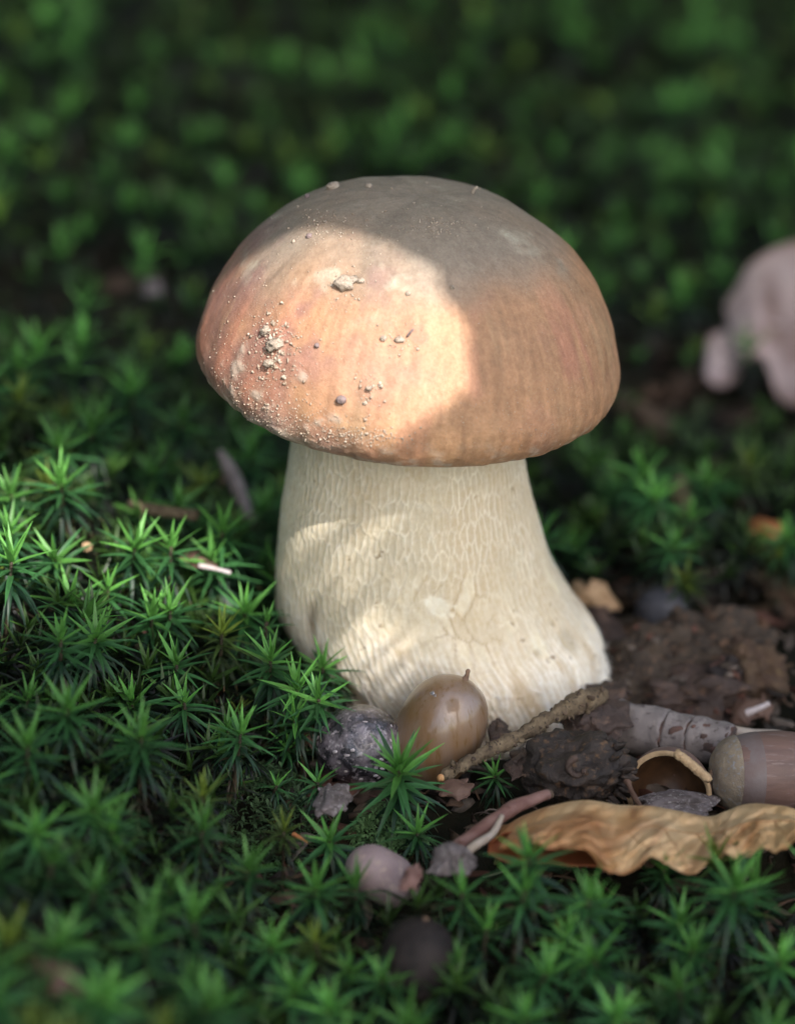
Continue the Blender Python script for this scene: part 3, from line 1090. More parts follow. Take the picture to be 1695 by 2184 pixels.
LANDMARKS = [('the amber acorn', 938, 1545), ('the speckled black nut', 768, 1588), ('the pinkish-grey acorn', 812, 1860), ('the buried black nut', 893, 2020),
             ('the curled orange leaf', 1370, 1800), ('the reddish bark chip', 430, 1190), ('the left cap rim', 440, 800), ('the bleached lobed leaf', 1600, 690),
             ('the crumbly clod', 1470, 1430), ('the lower left picture corner', 0, 2184), ('the lower right picture corner', 1695, 2184), ('the olive moss cushion', 560, 1700),
             ('the brightest sunlit moss star', 156, 1005), ('the stem foot', 700, 1440)]
WAYS = ['right of', 'above and right of', 'above', 'above and left of', 'left of', 'below and left of', 'below', 'below and right of']
ORD = ['first', 'second', 'third', 'fourth', 'fifth', 'sixth', 'seventh', 'eighth', 'ninth', 'tenth', 'eleventh', 'twelfth']


def group_of(x, y):
    if y > 2.5:
        return 'moss stars beyond the mushroom'
    if x < -1.2 and y > -6.5:
        return 'moss stars on the left bank'
    if x < -1.2:
        return 'moss stars at the lower left'
    return 'moss stars along the bottom'


sectors = {}
for k, (x, y, s) in enumerate(front):
    qx, qy, _w = frame_px(np.array([x, y, gz(x, y) + 2.2 * s]))
    nm, lx, ly = min(LANDMARKS, key=lambda q: (q[1] - qx) ** 2 + (q[2] - qy) ** 2)
    way = WAYS[int(round(math.atan2(ly - qy, qx - lx) / (math.pi / 4))) % 8]
    sectors.setdefault((nm, way), []).append((math.hypot(lx - qx, ly - qy), k))
labels = {}
for (nm, way), lst in sectors.items():
    lst.sort()
    for i, (_d, k) in enumerate(lst):
        labels[k] = 'moss star %s %s' % (way, nm) + ('' if len(lst) == 1 else ', %s counted outward' % ORD[min(i, 11)])
for k, (x, y, s) in enumerate(front):
    rg2 = np.random.default_rng(4000 + k)
    look = 'soft green ' if y > 2.5 or y < -8 else 'dark green '
    put_shoot((x, y, gz(x, y)), s, rg2, look + labels[k], group_of(x, y))

# the rest of the carpet: one mass nobody could count
TEMPL = []
for k in range(16):
    rg2 = np.random.default_rng(600 + k)
    TEMPL.append(shoot_mesh(rg2, 2.3, int(rg2.integers(20, 28)), rg2.uniform(.82, 1.05), False, rg2.uniform(.8, 1.2), rg2.uniform(.8, 1.05), True))
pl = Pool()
for x, y, s in rest:
    v, f, c = TEMPL[rg.integers(len(TEMPL))]
    m = np.array(lean_matrix(rg, 12) @ Matrix.Rotation(rg.uniform(0, 6.28), 3, 'Z')) * s * (.85 if y > 9 else 1.0)
    pl.add(v @ m.T + np.array([x, y, gz(x, y)]), f, c * rg.uniform(.16, 1.05) * (np.array([1.3, .85, .7]) if rg.random() < .18 else 1) * (.75 if x > 1.5 and y < 18 else 1))  # background shade painted in by dimming the carpet colour
# short shoots between the tall ones, darkened to paint the shaded gaps
lowgrowth = {}
LX = np.concatenate([rg.uniform(-12, 12, 9000), rg.uniform(-24, 24, 16000)])
LY = np.concatenate([rg.uniform(-28, 12, 9000), rg.uniform(10, 70, 16000)])
for x, y in zip(LX.tolist(), LY.tolist()):
    if in_litter(x, y) or abs(x) > 12 + (y + 28) * .14 or (x > 1.0 and y < 8 and rg.random() < .6):
        continue
    cell_ = .55 if y < 12 else .85
    key = (int(x // cell_), int(y // cell_))
    if key in lowgrowth:
        continue
    lowgrowth[key] = 1
    v, f, c = TEMPL[rg.integers(len(TEMPL))]
    sc_ = rg.uniform(.40, .68)
    m = np.array(lean_matrix(rg, 22) @ Matrix.Rotation(rg.uniform(0, 6.28), 3, 'Z')) * np.array([sc_ * 1.25, sc_ * 1.25, sc_])
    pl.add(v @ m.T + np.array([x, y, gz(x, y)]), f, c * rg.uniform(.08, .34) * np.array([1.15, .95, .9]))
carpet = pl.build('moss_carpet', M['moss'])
tag(carpet, 'carpet of shade-darkened green haircap moss covering the forest floor and blurring away behind', 'moss', kind='stuff')


# low cushion / feathery moss
def cushion(px, py, rx, ry, n, label, tint, Y=None):
    p0 = on_ground(px, py, .4) if Y is None else at(px, py, Y)
    pl = Pool()
    for _ in range(n):
        a, q = rng.uniform(0, 6.28), math.sqrt(rng.random())
        x, y = p0[0] + rx * q * math.cos(a), p0[1] + ry * q * math.sin(a)
        zt = gz(x, y) + .55 * (1 - q * q) * (1 + .5 * math.sin(x * 5) * math.cos(y * 4)) + rng.uniform(-.15, .1)
        d = rng.normal(0, 1, 3)
        d[2] = abs(d[2]) * .7 + .1
        d /= np.linalg.norm(d)
        L = rng.uniform(.10, .22)
        t = np.cross(d, [0, 0, 1.0])
        t /= np.linalg.norm(t) + 1e-6
        w = L * .16
        b = np.array([x, y, zt])
        kk = tint * rng.uniform(.6, 1.4)
        pl.add(np.array([b, b + d * L * .5 + t * w, b + d * L + np.array([0, 0, -.05]), b + d * L * .5 - t * w]), [[0, 1, 2, 3]], np.array([.075, .14, .055]) * kk)
    o = pl.build('feather_moss', M['cushion'], origin=(p0[0], p0[1], gz(p0[0], p0[1])))
    tag(o, label, 'moss', kind='stuff')


cushion(560, 1700, 1.15, 1.9, 2600, 'dull olive cushion of tiny-leaved moss left of the speckled nut', .75)
cushion(450, 1400, .9, 1.0, 1500, 'dull olive tiny-leaved moss in the hollow left of the stem', .70)
cushion(825, 1765, .75, .9, 1500, 'bright feathery moss patch under the bushy moss shoot', 1.9)
cushion(610, 1540, .7, .9, 1200, 'green feathery moss pressed against the stem foot', 1.1)
cushion(520, 2010, 1.0, 1.4, 1400, 'pale soft mound of tiny-leaved moss near the bottom', 1.5)

# ------------------------------------------------------------------ acorns and nuts
prof = np.array([(0.0, -1.20), (.30, -1.19), (.52, -1.12), (.72, -.92), (.86, -.55), (.91, -.1), (.89, .32), (.78, .72), (.58, 1.02), (.34, 1.18), (.14, 1.25), (.0, 1.27)])


def acorn(loc, axis, size, shell, label, tip_len=.22, scar=True, stretch=1.0):
    t = empty('acorn', loc, label, 'acorn', 'fallen acorns')
    pr = prof * np.array([size, size * stretch])
    v, f = lathe(pr, 56, 46, axis, loc, .012 * size, 1.5, 5)
    obj('shell', v, f, shell, t)
    ax = np.asarray(axis, float) / np.linalg.norm(axis)
    top = np.asarray(loc) + ax * 1.24 * size * stretch
    side = np.cross(ax, [0, 1, 0])
    pts = spline([top - ax * .06, top + ax * tip_len * .5, top + ax * tip_len + side * .03], 8)
    tv, tf = tube(pts, np.array([.13, .085, .06, .05, .045, .045, .05, .02]) * size, 10, .018, 14, 4)
    obj('tip', tv, tf, M['acorn_tip'], t)
    if scar:
        sp = np.array([(0, -1.235), (.22, -1.232), (.42, -1.19), (.56, -1.115), (.60, -1.06)]) * np.array([size, size * stretch])
        sp[:, 0] *= 1.03
        sv, sf = lathe(sp, 48, 16, axis, loc, .025, 6, 9)
        obj('base_scar', sv, sf, M['acorn_scar'], t)
    return t


A1 = at(938, 1556, -3.75)
acorn(A1, (.42, .10, .90), .905, M['acorn'], 'glossy wet amber acorn standing tip up against the front of the stem', .22, False, .97)
wet = mat('water', (.9, .92, .95), None, rough=.03, spec=.8, coat=1.0, coat_rough=.02)
wet.node_tree.nodes['Principled BSDF'].inputs['Transmission Weight'].default_value = .9
wet.node_tree.nodes['Principled BSDF'].inputs['IOR'].default_value = 1.33
ac1 = [o for o in bpy.data.objects if o.name == 'acorn'][0]
acv = np.array([q.co[:] for q in ac1.children[0].data.vertices]) / CM + A1
acn = np.array([q.normal[:] for q in ac1.children[0].data.vertices])
for k in range(3):  # drops added to give the shell its sky glints
    q_ = rng.random()
    tgt = at(858 + 84 * q_ + rng.normal(0, 16), 1505 - 74 * q_ ** .7 + rng.normal(0, 20), -4.3)
    i = int(np.argmin(np.linalg.norm(acv - tgt, axis=1)))
    s = rng.uniform(.03, .065)
    q, fq = lump((0, 0, 0), (s, s * rng.uniform(.8, 1.5), s * .5), .06, 2, 1500 + k, 3)
    obj('glint_drop', q @ frame_to(acn[i]).T + acv[i], fq, wet, ac1)
A2 = at(1648, 1648, -4.6)
a2 = acorn(A2, (.98, .16, -.06), .86, M['acorn_pink'], 'brown acorn lying on its side by the right edge, pale base scar towards the mushroom', .2, True, 1.1)
# the scar patch of the lying acorn: wider and rougher
sp = np.array([(0, -1.25), (.25, -1.25), (.50, -1.165), (.70, -1.0), (.80, -.83), (.82, -.78)]) * np.array([.885, .86 * 1.1])
sv, sf = lathe(sp, 64, 26, (.98, .16, -.06), A2, .03, 5, 12)
o = obj('scar_ring', sv, sf, M['acorn_scar'], a2)
fb = prof[(prof[:, 1] > -1.0) & (prof[:, 1] < .2)]
fb = np.array([(.735, -.90), (.80, -.74), (.862, -.55), (.893, -.34)]) * np.array([.866, .866 * 1.1])
fv, ff_ = lathe(fb, 64, 14, (.98, .16, -.06), A2, .006, 4, 12)
obj('frosted_band', fv, ff_, mat('frosted_shell', (.145, .118, .115), (.125, .085, .075), 2.2, .55, .4, 10, lo=.4, hi=.7), a2)
kp = A2 - np.array([.98, .16, -.06]) * 1.25 * .86 * 1.1
kv, kf = lump(kp, (.05, .09, .09), .3, 2, 8, 2)
obj('stalk_mark', kv, kf, M['acorn_tip'], a2)

NUT = at(768, 1588, -3.9)
nut = empty('speckled_nut', NUT, 'wet black nut speckled with white mould, beside the amber acorn', 'nut')
v, f = lump(NUT, (.82, .78, .74), .07, 2.0, 61, 5, 4)
d = fbm((v - NUT) * 5.5, 62, 3)
v = v + (v - NUT) * (.035 * d)[:, None]
obj('shell', v, f, M['nut'], nut)
ch = Pool()
for k in range(46):                                   # flakes of mould stuck on its skin
    n = rng.normal(0, 1, 3)
    n[1] = -abs(n[1])
    n /= np.linalg.norm(n)
    p = NUT + n * np.array([.82, .78, .74]) * 1.0
    q, fq = lump((0, 0, 0), (rng.uniform(.02, .07), rng.uniform(.015, .045), .015), .5, 2, 500 + k, 1)
    ch.add(q @ frame_to(n).T + p, fq)
fl = ch.build('mould_flakes', M['chip_pale'], nut)
fl['kind'] = 'stuff'

G1 = at(812, 1868, -8.0)
ga = empty('grey_acorn', G1, 'dull pinkish-grey acorn half sunk in the moss at the bottom centre', 'acorn', 'fallen acorns')
v, f = lathe(prof * np.array([.53, .53]), 44, 36, (-.75, .3, .35), G1, .03, 2, 6)
obj('shell', v, f, M['pebble'], ga)
tv, tf = lump(G1 + np.array([.52, -.2, -.2]), (.16, .14, .14), .3, 2, 12, 3)
obj('base_scar', tv, tf, M['acorn_scar'], ga)
D1 = at(890, 2048, -10.8)
dn = empty('dark_nut', D1, 'blurred black nut buried in moss at the bottom centre', 'nut')
v, f = lathe(prof * np.array([.72, .60]), 40, 30, (.2, .2, .9), D1, .03, 2, 3)
obj('shell', v, f, M['dark_nut'], dn)
tv, tf = tube(spline([D1 + np.array([.12, .1, .68]), D1 + np.array([.15, .12, .78])], 4), .05, 8)
obj('tip', tv, tf, M['acorn_tip'], dn)
B1 = on_ground(1412, 1302, .35)
bn = empty('dark_nut', B1, 'blurred slate-grey round nut behind the crumbly clod', 'nut')
v, f = lump(B1, (.55, .52, .55), .06, 1.6, 15, 4)
obj('shell', v, f, mat('slate_nut', (.042, .045, .058), (.07, .07, .08), 1.6, .6, .5, 6), bn)
tv, tf = lump(B1 + np.array([.1, -.1, .54]), (.06, .06, .05), .3, 2, 5, 2)
obj('tip', tv, tf, M['acorn_tip'], bn)

# ------------------------------------------------------------------ twigs and bark
T0, T1 = at(944, 1658, -5.2), at(1290, 1478, -3.0)
pts = spline([T0, at(1010, 1618, -4.9), at(1100, 1572, -4.4), at(1190, 1520, -3.8), at(1240, 1495, -3.4), T1], 60)
tw = empty('knobbly_twig', pts[0], 'knobbly brown twig leaning from the acorn up to the stem foot', 'twig')
rad = np.interp(np.linspace(0, 1, 60), [0, .1, .6, .75, .9, 1], [.09, .11, .14, .23, .20, .12])
v, f = tube(pts, rad, 18, .10, 7, 71)
obj('bark', v, f, M['twig'], tw)
ev, ef = lump(pts[0] + np.array([-.03, -.02, 0]), (.085, .07, .085), .3, 3, 4, 2)
obj('broken_end', ev, ef, M['twig_wood'], tw)
for k in range(64):
    i = int(rng.integers(3, 57))
    n = rng.normal(0, 1, 3)
    n[1] = -abs(n[1]) * .6
    n /= np.linalg.norm(n)
    s = rng.uniform(.02, .055)
    bv, bf = lump((0, 0, 0), (s, s, s * rng.uniform(.9, 2.2)), .8, 2.5, 900 + k, 2)
    bv = bv @ frame_to(n + rng.normal(0, .5, 3)).T + pts[i] + n * rad[i] * 1.02
    obj('bud', bv, bf, M['bud' if k % 3 else 'twig'], tw)

# birch piece
b0, b1 = at(1308, 1548, -2.6), at(1560, 1590, -3.6)
dirb = (b1 - b0) / np.linalg.norm(b1 - b0)
bt = empty('birch_stick', b0, 'short grey birch stick with dark bands and a jagged torn end', 'stick')


def bpt(t):
    return b0 + (b1 - b0) * t


segs = [(0.0, .46, .50, .47), (.47, .66, .46, .44), (.67, 1.0, .44, .40)]
for k, (ta, tb, ra, rb) in enumerate(segs):
    n = 26
    tt_ = np.linspace(ta, tb, n)
    pp = np.array([bpt(t) for t in tt_])
    rad = np.linspace(ra, rb, n)
    rad[0] *= .95
    rad[-1] *= .95
    v, f = tube(pp, rad, 40, .07, 2.6, 31 + k, caps=False)
    ang = np.arange(40)
    rg_ = .05 * fbm(np.stack([ang * .6, ang * 0 + k, ang * 0], -1), 19 + k, 3)
    v[:40] += dirb * rg_[:, None]
    v[-40:] += dirb * np.roll(rg_, 11)[:, None]
    if k == 0:                                         # the torn end: push the first ring in and out
        ang = np.arange(40)
        v[:40] += dirb * (.16 * fbm(np.stack([ang * .45, ang * 0, ang * 0], -1), 9, 2))[:, None]
        v[40:80] += dirb * (.10 * fbm(np.stack([ang * .45, ang * 0, ang * 0], -1), 9, 2))[:, None]
    obj('bark', v, f, M['birch'], bt)
v, f = tube(np.array([bpt(t) for t in np.linspace(.02, .995, 30)]), np.linspace(.455, .37, 30), 24, .03, 3, 8)
obj('wood', v, f, M['birch_dark'], bt)
for (px, py, s) in ((1338, 1556, .06), (1366, 1548, .035), (1345, 1535, .035), (1500, 1555, .07), (1520, 1580, .08), (1478, 1540, .05), (1440, 1545, .13), (1442, 1568, .11), (1404, 1556, .07), (1400, 1576, .06), (1312, 1560, .10), (1310, 1535, .09)):
    t = (px - 1308) / 252.0
    c0 = bpt(t)
    tgt = at(px, py, c0[1])
    n = tgt - c0
    n = n - dirb * (n @ dirb)
    h = np.linalg.norm(n)
    rr_ = .46 - .06 * t
    up_ = n / (h + 1e-6) * min(h, rr_ * .9) + np.array([0, -1, 0]) * math.sqrt(max(rr_ ** 2 - min(h, rr_ * .9) ** 2, 0.001))
    kv, kf = lump(c0 + up_ / np.linalg.norm(up_) * rr_, (s * 1.2, .035, s), .4, 2.2, int(px), 2)
    obj('bark_knot', kv, kf, M['birch_dark'], bt)

# pale straw to the right edge
s0 = at(1565, 1560, -3.0)
pts = spline([at(1540, 1556, -3.2), at(1600, 1566, -3.3), at(1660, 1572, -3.4), at(1740, 1592, -3.6)], 24)
v, f = tube(pts, np.linspace(.11, .13, 24), 10, .02, 4, 3)
tag(obj('dry_straw', v, f, M['straw'], origin=pts[0]), 'pale dry straw stalk running from the birch stick off the right edge', 'straw')

# reddish twig in front and the pale splinter along it
pts = spline([at(925, 1848, -8.0), at(975, 1808, -7.7), at(1040, 1760, -7.3), at(1100, 1720, -6.9), at(1168, 1694, -6.5)], 40)
rt = empty('reddish_twig', pts[0], 'smooth reddish twig lying diagonally at the left end of the curled leaf', 'twig')
v, f = tube(pts, np.interp(np.linspace(0, 1, 40), [0, .15, .8, 1], [.11, .15, .13, .10]), 14, .025, 3, 4)
obj('bark', v, f, M['red_twig'], rt)
ev, ef = lump(pts[-1], (.11, .08, .10), .3, 2.5, 6, 2)
obj('broken_end', ev, ef, M['bud'], rt)
for i in (11, 27):
    bv, bf = lump(pts[i] + np.array([0, -.08, .12]), (.05, .04, .045), .3, 3, i, 2)
    obj('bud', bv, bf, M['red_twig'], rt)
pts = spline([at(975, 1835, -8.2), at(1010, 1805, -8.0), at(1050, 1778, -7.7), at(1070, 1740, -7.3)], 24)
v, f = tube(pts, np.linspace(.10, .05, 24), 9, .02, 4, 3)
tag(obj('splinter', v, f, M['straw'], origin=pts[0]), 'pale wood splinter lying alongside the reddish twig', 'splinter')
# grey twig behind on the left
pts = spline([at(468, 962, 5.6), at(492, 1005, 5.3), at(512, 1050, 4.9), at(535, 1120, 4.3)], 26)
gt = empty('grey_twig', pts[-1], 'grey broken twig sticking up in the dark gap left of the stem', 'twig')
v, f = tube(pts, np.interp(np.linspace(0, 1, 26), [0, .3, 1], [.08, .16, .13]), 11, .04, 3, 14)
obj('bark', v, f, mat('grey_twig_bark', (.20, .17, .16), (.12, .10, .09), 3, .85, .7, 9), gt)
bv, bf = tube(spline([pts[9], pts[9] + np.array([-.18, -.05, -.15]), pts[9] + np.array([-.25, -.08, -.32])], 8), np.linspace(.08, .03, 8), 7, .02, 4)
obj('side_shoot', bv, bf, M['twig'], gt)


# ------------------------------------------------------------------ leaves, husks, shells
# curled orange leaf: ridge, front edge, back edge
ridge_px = [(1062, 1800), (1105, 1768), (1170, 1740), (1250, 1728), (1320, 1738), (1390, 1742), (1450, 1752), (1510, 1764), (1550, 1752), (1600, 1736), (1650, 1738), (1700, 1748), (1760, 1790)]
front_px = [(1066, 1812), (1110, 1806), (1170, 1800), (1250, 1815), (1320, 1868), (1390, 1838), (1450, 1850), (1510, 1842), (1550, 1828), (1600, 1822), (1650, 1806), (1700, 1800), (1760, 1815)]
nU, nV = 200, 60
rid = spline([at(x, y, -7.5) for x, y in ridge_px], nU)
frt = spline([at(x, y, -9.0) for x, y in front_px], nU)
bck = rid + np.array([0, 1.1, -.75])
t = np.linspace(0, 1, nV)
G = np.zeros((nV, nU, 3))
for j, tj in enumerate(t):
    if tj < .35:
        k = tj / .35
        G[j] = bck * (1 - k) ** 2 + 2 * k * (1 - k) * (rid + np.array([0, .75, .08])) + rid * k * k
    else:
        k = (tj - .35) / .65
        ctl = rid * .45 + frt * .55 + np.array([0, -.26, .22])
        G[j] = rid * (1 - k) ** 2 + 2 * k * (1 - k) * ctl + frt * k * k
fl = G.reshape(-1, 3)
ss = np.broadcast_to(np.linspace(0, 1, nU), (nV, nU))
tv_ = np.repeat(t, nU)
cru = fbm(np.stack([ss.ravel() * 9, tv_ * 2.2, fl[:, 0] * 0], -1), 15, 3).reshape(nV, nU)
pleat = 1 - np.abs(noise3(np.stack([ss.ravel() * 10 + tv_ * 1.6, tv_ * 1.1, fl[:, 0] * 0], -1), 16)).reshape(nV, nU) * 2
pleat2 = 1 - np.abs(noise3(np.stack([ss.ravel() * 38 - tv_ * 3.0, tv_ * 3.0, fl[:, 0] * 0], -1), 17)).reshape(nV, nU) * 2
crk = 1 - np.abs(fbm(np.stack([ss.ravel() * 22 + tv_ * 5, tv_ * 5.0, fl[:, 0] * 0], -1), 29, 2)).reshape(nV, nU) * 3
fr = sstep(.33, .95, t)[:, None]
amp = (np.sin(np.clip(t, 0, 1) * np.pi * .9) ** 1)[:, None] * .6 + fr * .5
G[:, :, 1] -= (cru * .36 + pleat * .20 * fr + pleat2 * .02 + crk * .12) * amp
G[:, :, 2] += (cru * .12 + pleat2 * .02 + pleat * .03 + crk * .06) * amp
edge_ = fbm(np.stack([np.linspace(0, 24, nU), np.zeros(nU), np.zeros(nU)], -1), 19, 3)
G[:, :, 2] += (edge_ * .16)[None, :] * (fr ** 2)
endf = sstep(0, .06, ss) * sstep(1, .95, ss)
G[:, :, 2] += (1 - endf) * .12 * np.sin(t * 9)[:, None]
L0 = rid.mean(0) + np.array([0, 0, -.9])
cl = empty('curled_leaf', L0, 'curled dry orange-brown leaf lying along the lower right', 'leaf')
bl1 = fbm(np.stack([ss.ravel() * 12 + tv_ * 2, tv_ * 1.6, fl[:, 0] * 0], -1), 23, 4).reshape(nV, nU)
vein_fold = sstep(.55, .95, pleat) * sstep(.3, .5, t)[:, None]
lc = mixc(np.broadcast_to(np.array([.64, .46, .26]), (nV, nU, 3)), [.46, .255, .105], sstep(-.05, .4, bl1) * .75)
lc = mixc(lc, [.26, .12, .05], sstep(.28, .55, bl1 + .3 * (pleat2 - .3)) * .65)
lc = mixc(lc, [.24, .10, .04], vein_fold * .5)  # vein brown that also paints the dark of the folds
lc = mixc(lc, [.30, .145, .055], sstep(.75, 1.0, crk) * .45)
lc = lc * (1 + .25 * fbm(fl * 3.0, 30, 3).reshape(nV, nU))[:, :, None]
lc = mixc(lc, [.52, .24, .09], sstep(.25, .0, ss) * .7)
lc = mixc(lc, [.60, .42, .20], sstep(.72, .9, ss) * .5)
lc = mixc(lc, [.26, .11, .04], sstep(.93, 1.0, t)[:, None] * .6 * sstep(-.4, .3, bl1))
v, f = sheet(G, .012)
obj('blade', v, f, M['leaf_orange'], cl, np.vstack([lc.reshape(-1, 3)] * 2))
jv = int(nV * .52)
v, f = tube(G[jv, 3:-3] + np.array([0, .012, 0]), np.linspace(.012, .022, nU - 6), 6)
obj('midrib', v, f, M['leaf_vein'], cl)
for k in range(9):
    i0 = 14 + k * 19
    j_ = np.arange(jv, nV - 1)
    i_ = np.clip((i0 + (j_ - jv) * .55).astype(int), 0, nU - 1)
    v, f = tube(G[j_, i_] + np.array([0, -.012, .006]), np.linspace(.014, .006, len(j_)), 5)
    obj('side_vein', v, f, M['leaf_vein'], cl)
# dark inner fold at its left end
inn = [at(1045, 1800, -7.9), at(1085, 1775, -7.6), at(1150, 1790, -7.6), at(1230, 1812, -7.6), at(1290, 1830, -7.7)]
top = spline(inn, 30)
bot = spline([at(1040, 1822, -8.1), at(1080, 1838, -8.2), at(1150, 1842, -8.2), at(1230, 1850, -8.2), at(1290, 1850, -8.2)], 30)
g2 = np.stack([top * (1 - k) + bot * k + np.array([0, .35, 0]) * math.sin(math.pi * k) for k in np.linspace(0, 1, 14)])
g2[:, :, 1] += .1 * fbm(g2.reshape(-1, 3) * 1.8, 5, 2).reshape(g2.shape[:2])
v, f = sheet(g2, .02)
obj('folded_lobe', v, f, mat('leaf_underside', (.30, .095, .03), (.20, .06, .025), 1.2, .6, .5, 4, trans=.2, tcol=(.5, .14, .04)), cl)

# blurred grey oak leaf at the right
OL = at(1640, 700, 15.0)
ol = empty('bleached_leaf', at(1660, 850, 15.0), 'blurred pinkish-grey lobed leaf propped up at the right edge', 'leaf')
nU, nV = 60, 40
outline = spline([(1500, 790), (1508, 720), (1552, 700), (1545, 655), (1570, 610), (1600, 560), (1650, 530), (1710, 512), (1790, 508), (1870, 540), (1930, 610), (1960, 690)], nU)
lower = spline([(1500, 800), (1525, 826), (1560, 822), (1585, 785), (1620, 768), (1642, 800), (1660, 850), (1700, 868), (1760, 850), (1830, 830), (1900, 780), (1960, 700)], nU)
gg = np.zeros((nV, nU, 3))
for j, k in enumerate(np.linspace(0, 1, nV)):
    for i in range(nU):
        px = outline[i] * (1 - k) + lower[i] * k
        gg[j, i] = at(px[0], px[1], 15.0 + .25 * math.sin(i / nU * 5) + 1.3 * (.5 - k))
gg[:, :, 1] += .25 * fbm(gg.reshape(-1, 3) * .9, 25, 2).reshape(nV, nU)
nb = fbm(gg.reshape(-1, 3) * np.array([1.6, 1, .7]), 26, 4).reshape(nV, nU)
bc = mixc(np.broadcast_to(np.array([.45, .37, .365]), (nV, nU, 3)), [.27, .19, .175], sstep(.0, .5, nb) * .8)
bc = mixc(bc, [.52, .45, .44], sstep(.1, .5, -nb) * .6)
kk_ = np.linspace(0, 1, nV)[:, None]
ii_ = np.linspace(0, 1, nU)[None, :]
bc = mixc(bc, [.16, .095, .08], np.exp(-(((ii_ - .52) / .035) ** 2 + ((kk_ - .40) / .22) ** 2)) * .8)
bc = mixc(bc, [.24, .15, .11], np.clip(sstep(.90, 1, kk_) + sstep(.08, 0, kk_), 0, 1) * .6)
v, f = sheet(gg, .02)
obj('blade', v, f, mat('bleached_blade', None, (.85, .8, .78), 1.5, .75, .6, 3, attr=True, trans=.12, bump_dist=.06), ol, np.vstack([bc.reshape(-1, 3)] * 2))
v, f = tube(gg[nV // 2, 2:-2] - np.array([0, .03, 0]), np.linspace(.02, .06, nU - 4), 6)
obj('midrib', v, f, M['leaf_grey'], ol)
for i in (14, 26, 38):
    for dj in (-1, 1):
        pth = spline([gg[nV // 2, i], gg[nV // 2 + dj * 7, max(i - 4, 0)], gg[nV // 2 + dj * 15, max(i - 8, 0)]], 10) - np.array([0, .03, 0])
        v, f = tube(pth, np.linspace(.03, .012, 10), 5)
        obj('side_vein', v, f, M['leaf_grey'], ol)

# blackened husk with a curled stalk
H0 = at(1232, 1640, -4.9)
hk = empty('blackened_husk', H0 + np.array([0, 0, -.6]), 'black rotten acorn cup with a curled stalk below the birch stick', 'acorn cup')
v, f = lump(H0, (.98, .85, .62), .50, 2.0, 33, 5, 5)
v[:, 2] += .10 * sstep(.3, .9, (v[:, 0] - H0[0]))
obj('cup', v, f, M['husk'], hk)
spi = []
for k in np.linspace(0, 1, 40):
    a = 1.6 + k * 4.6
    rr_ = .20 * (1 - .45 * k)
    spi.append(H0 + np.array([-.04 + rr_ * math.cos(a), -.72 - .12 * k, .42 + rr_ * math.sin(a)]))
v, f = tube(np.array(spi), np.linspace(.075, .035, 40), 9, .035, 7)
obj('stalk', v, f, M['dead_dark'], hk)
for k in range(20):
    a = rng.uniform(-.9, 1.0)
    p = H0 + np.array([.92 * math.cos(a), -.35 + .3 * rng.normal(), .62 * math.sin(a) + .08])
    q, fq = lump((0, 0, 0), (.07, .04, .16), .7, 2, 700 + k, 2)
    obj('scale', q @ frame_to([math.cos(a), -.2, math.sin(a)]).T + p, fq, M['husk'], hk)


def crumpled(name, corners, mtl, label, cat, bulge, seed, nU=36, nV=26, thick=.03, amp=.18, group=None):
    """a small crumpled sheet between four corners (top left, top right, bottom right, bottom left)"""
    a, b, c_, d_ = [np.asarray(q, float) for q in corners]
    u = np.linspace(0, 1, nU)[None, :, None]
    w = np.linspace(0, 1, nV)[:, None, None]
    rag = fbm(np.stack([np.linspace(0, 5, nU), np.zeros(nU), np.zeros(nU)], -1), seed, 2)
    w2 = .5 + (w - .5) * (1 + .18 * rag)[None, :, None]
    UU = np.stack([np.broadcast_to(u, (nV, nU, 1)).ravel() * 4, np.broadcast_to(w, (nV, nU, 1)).ravel() * 4, np.zeros(nU * nV)], -1)
    r1 = fbm(UU, seed + 3, 3).reshape(nV, nU, 1)
    r2 = fbm(UU + 31, seed + 4, 3).reshape(nV, nU, 1)
    uu_ = .5 + (u - .5) * (1 - .16 * (2 * w - 1) ** 2) + .22 * r1
    ww_ = .5 + (w2 - .5) * (1 - .16 * (2 * u - 1) ** 2) + .22 * r2
    g_ = a * (1 - uu_) * (1 - ww_) + b * uu_ * (1 - ww_) + c_ * uu_ * ww_ + d_ * (1 - uu_) * ww_
    g_ = g_ + np.asarray(bulge) * (np.sin(np.pi * u) * np.sin(np.pi * w))
    k_ = fbm(g_.reshape(-1, 3) * 1.7, seed, 3).reshape(nV, nU)
    g_[:, :, 1] -= amp * k_
    g_[:, :, 2] += amp * .7 * np.roll(k_, 7, 1)
    v, f = sheet(g_, thick)
    o = obj(name, v, f, mtl, origin=g_.reshape(-1, 3).mean(0))
    return tag(o, label, cat, group)


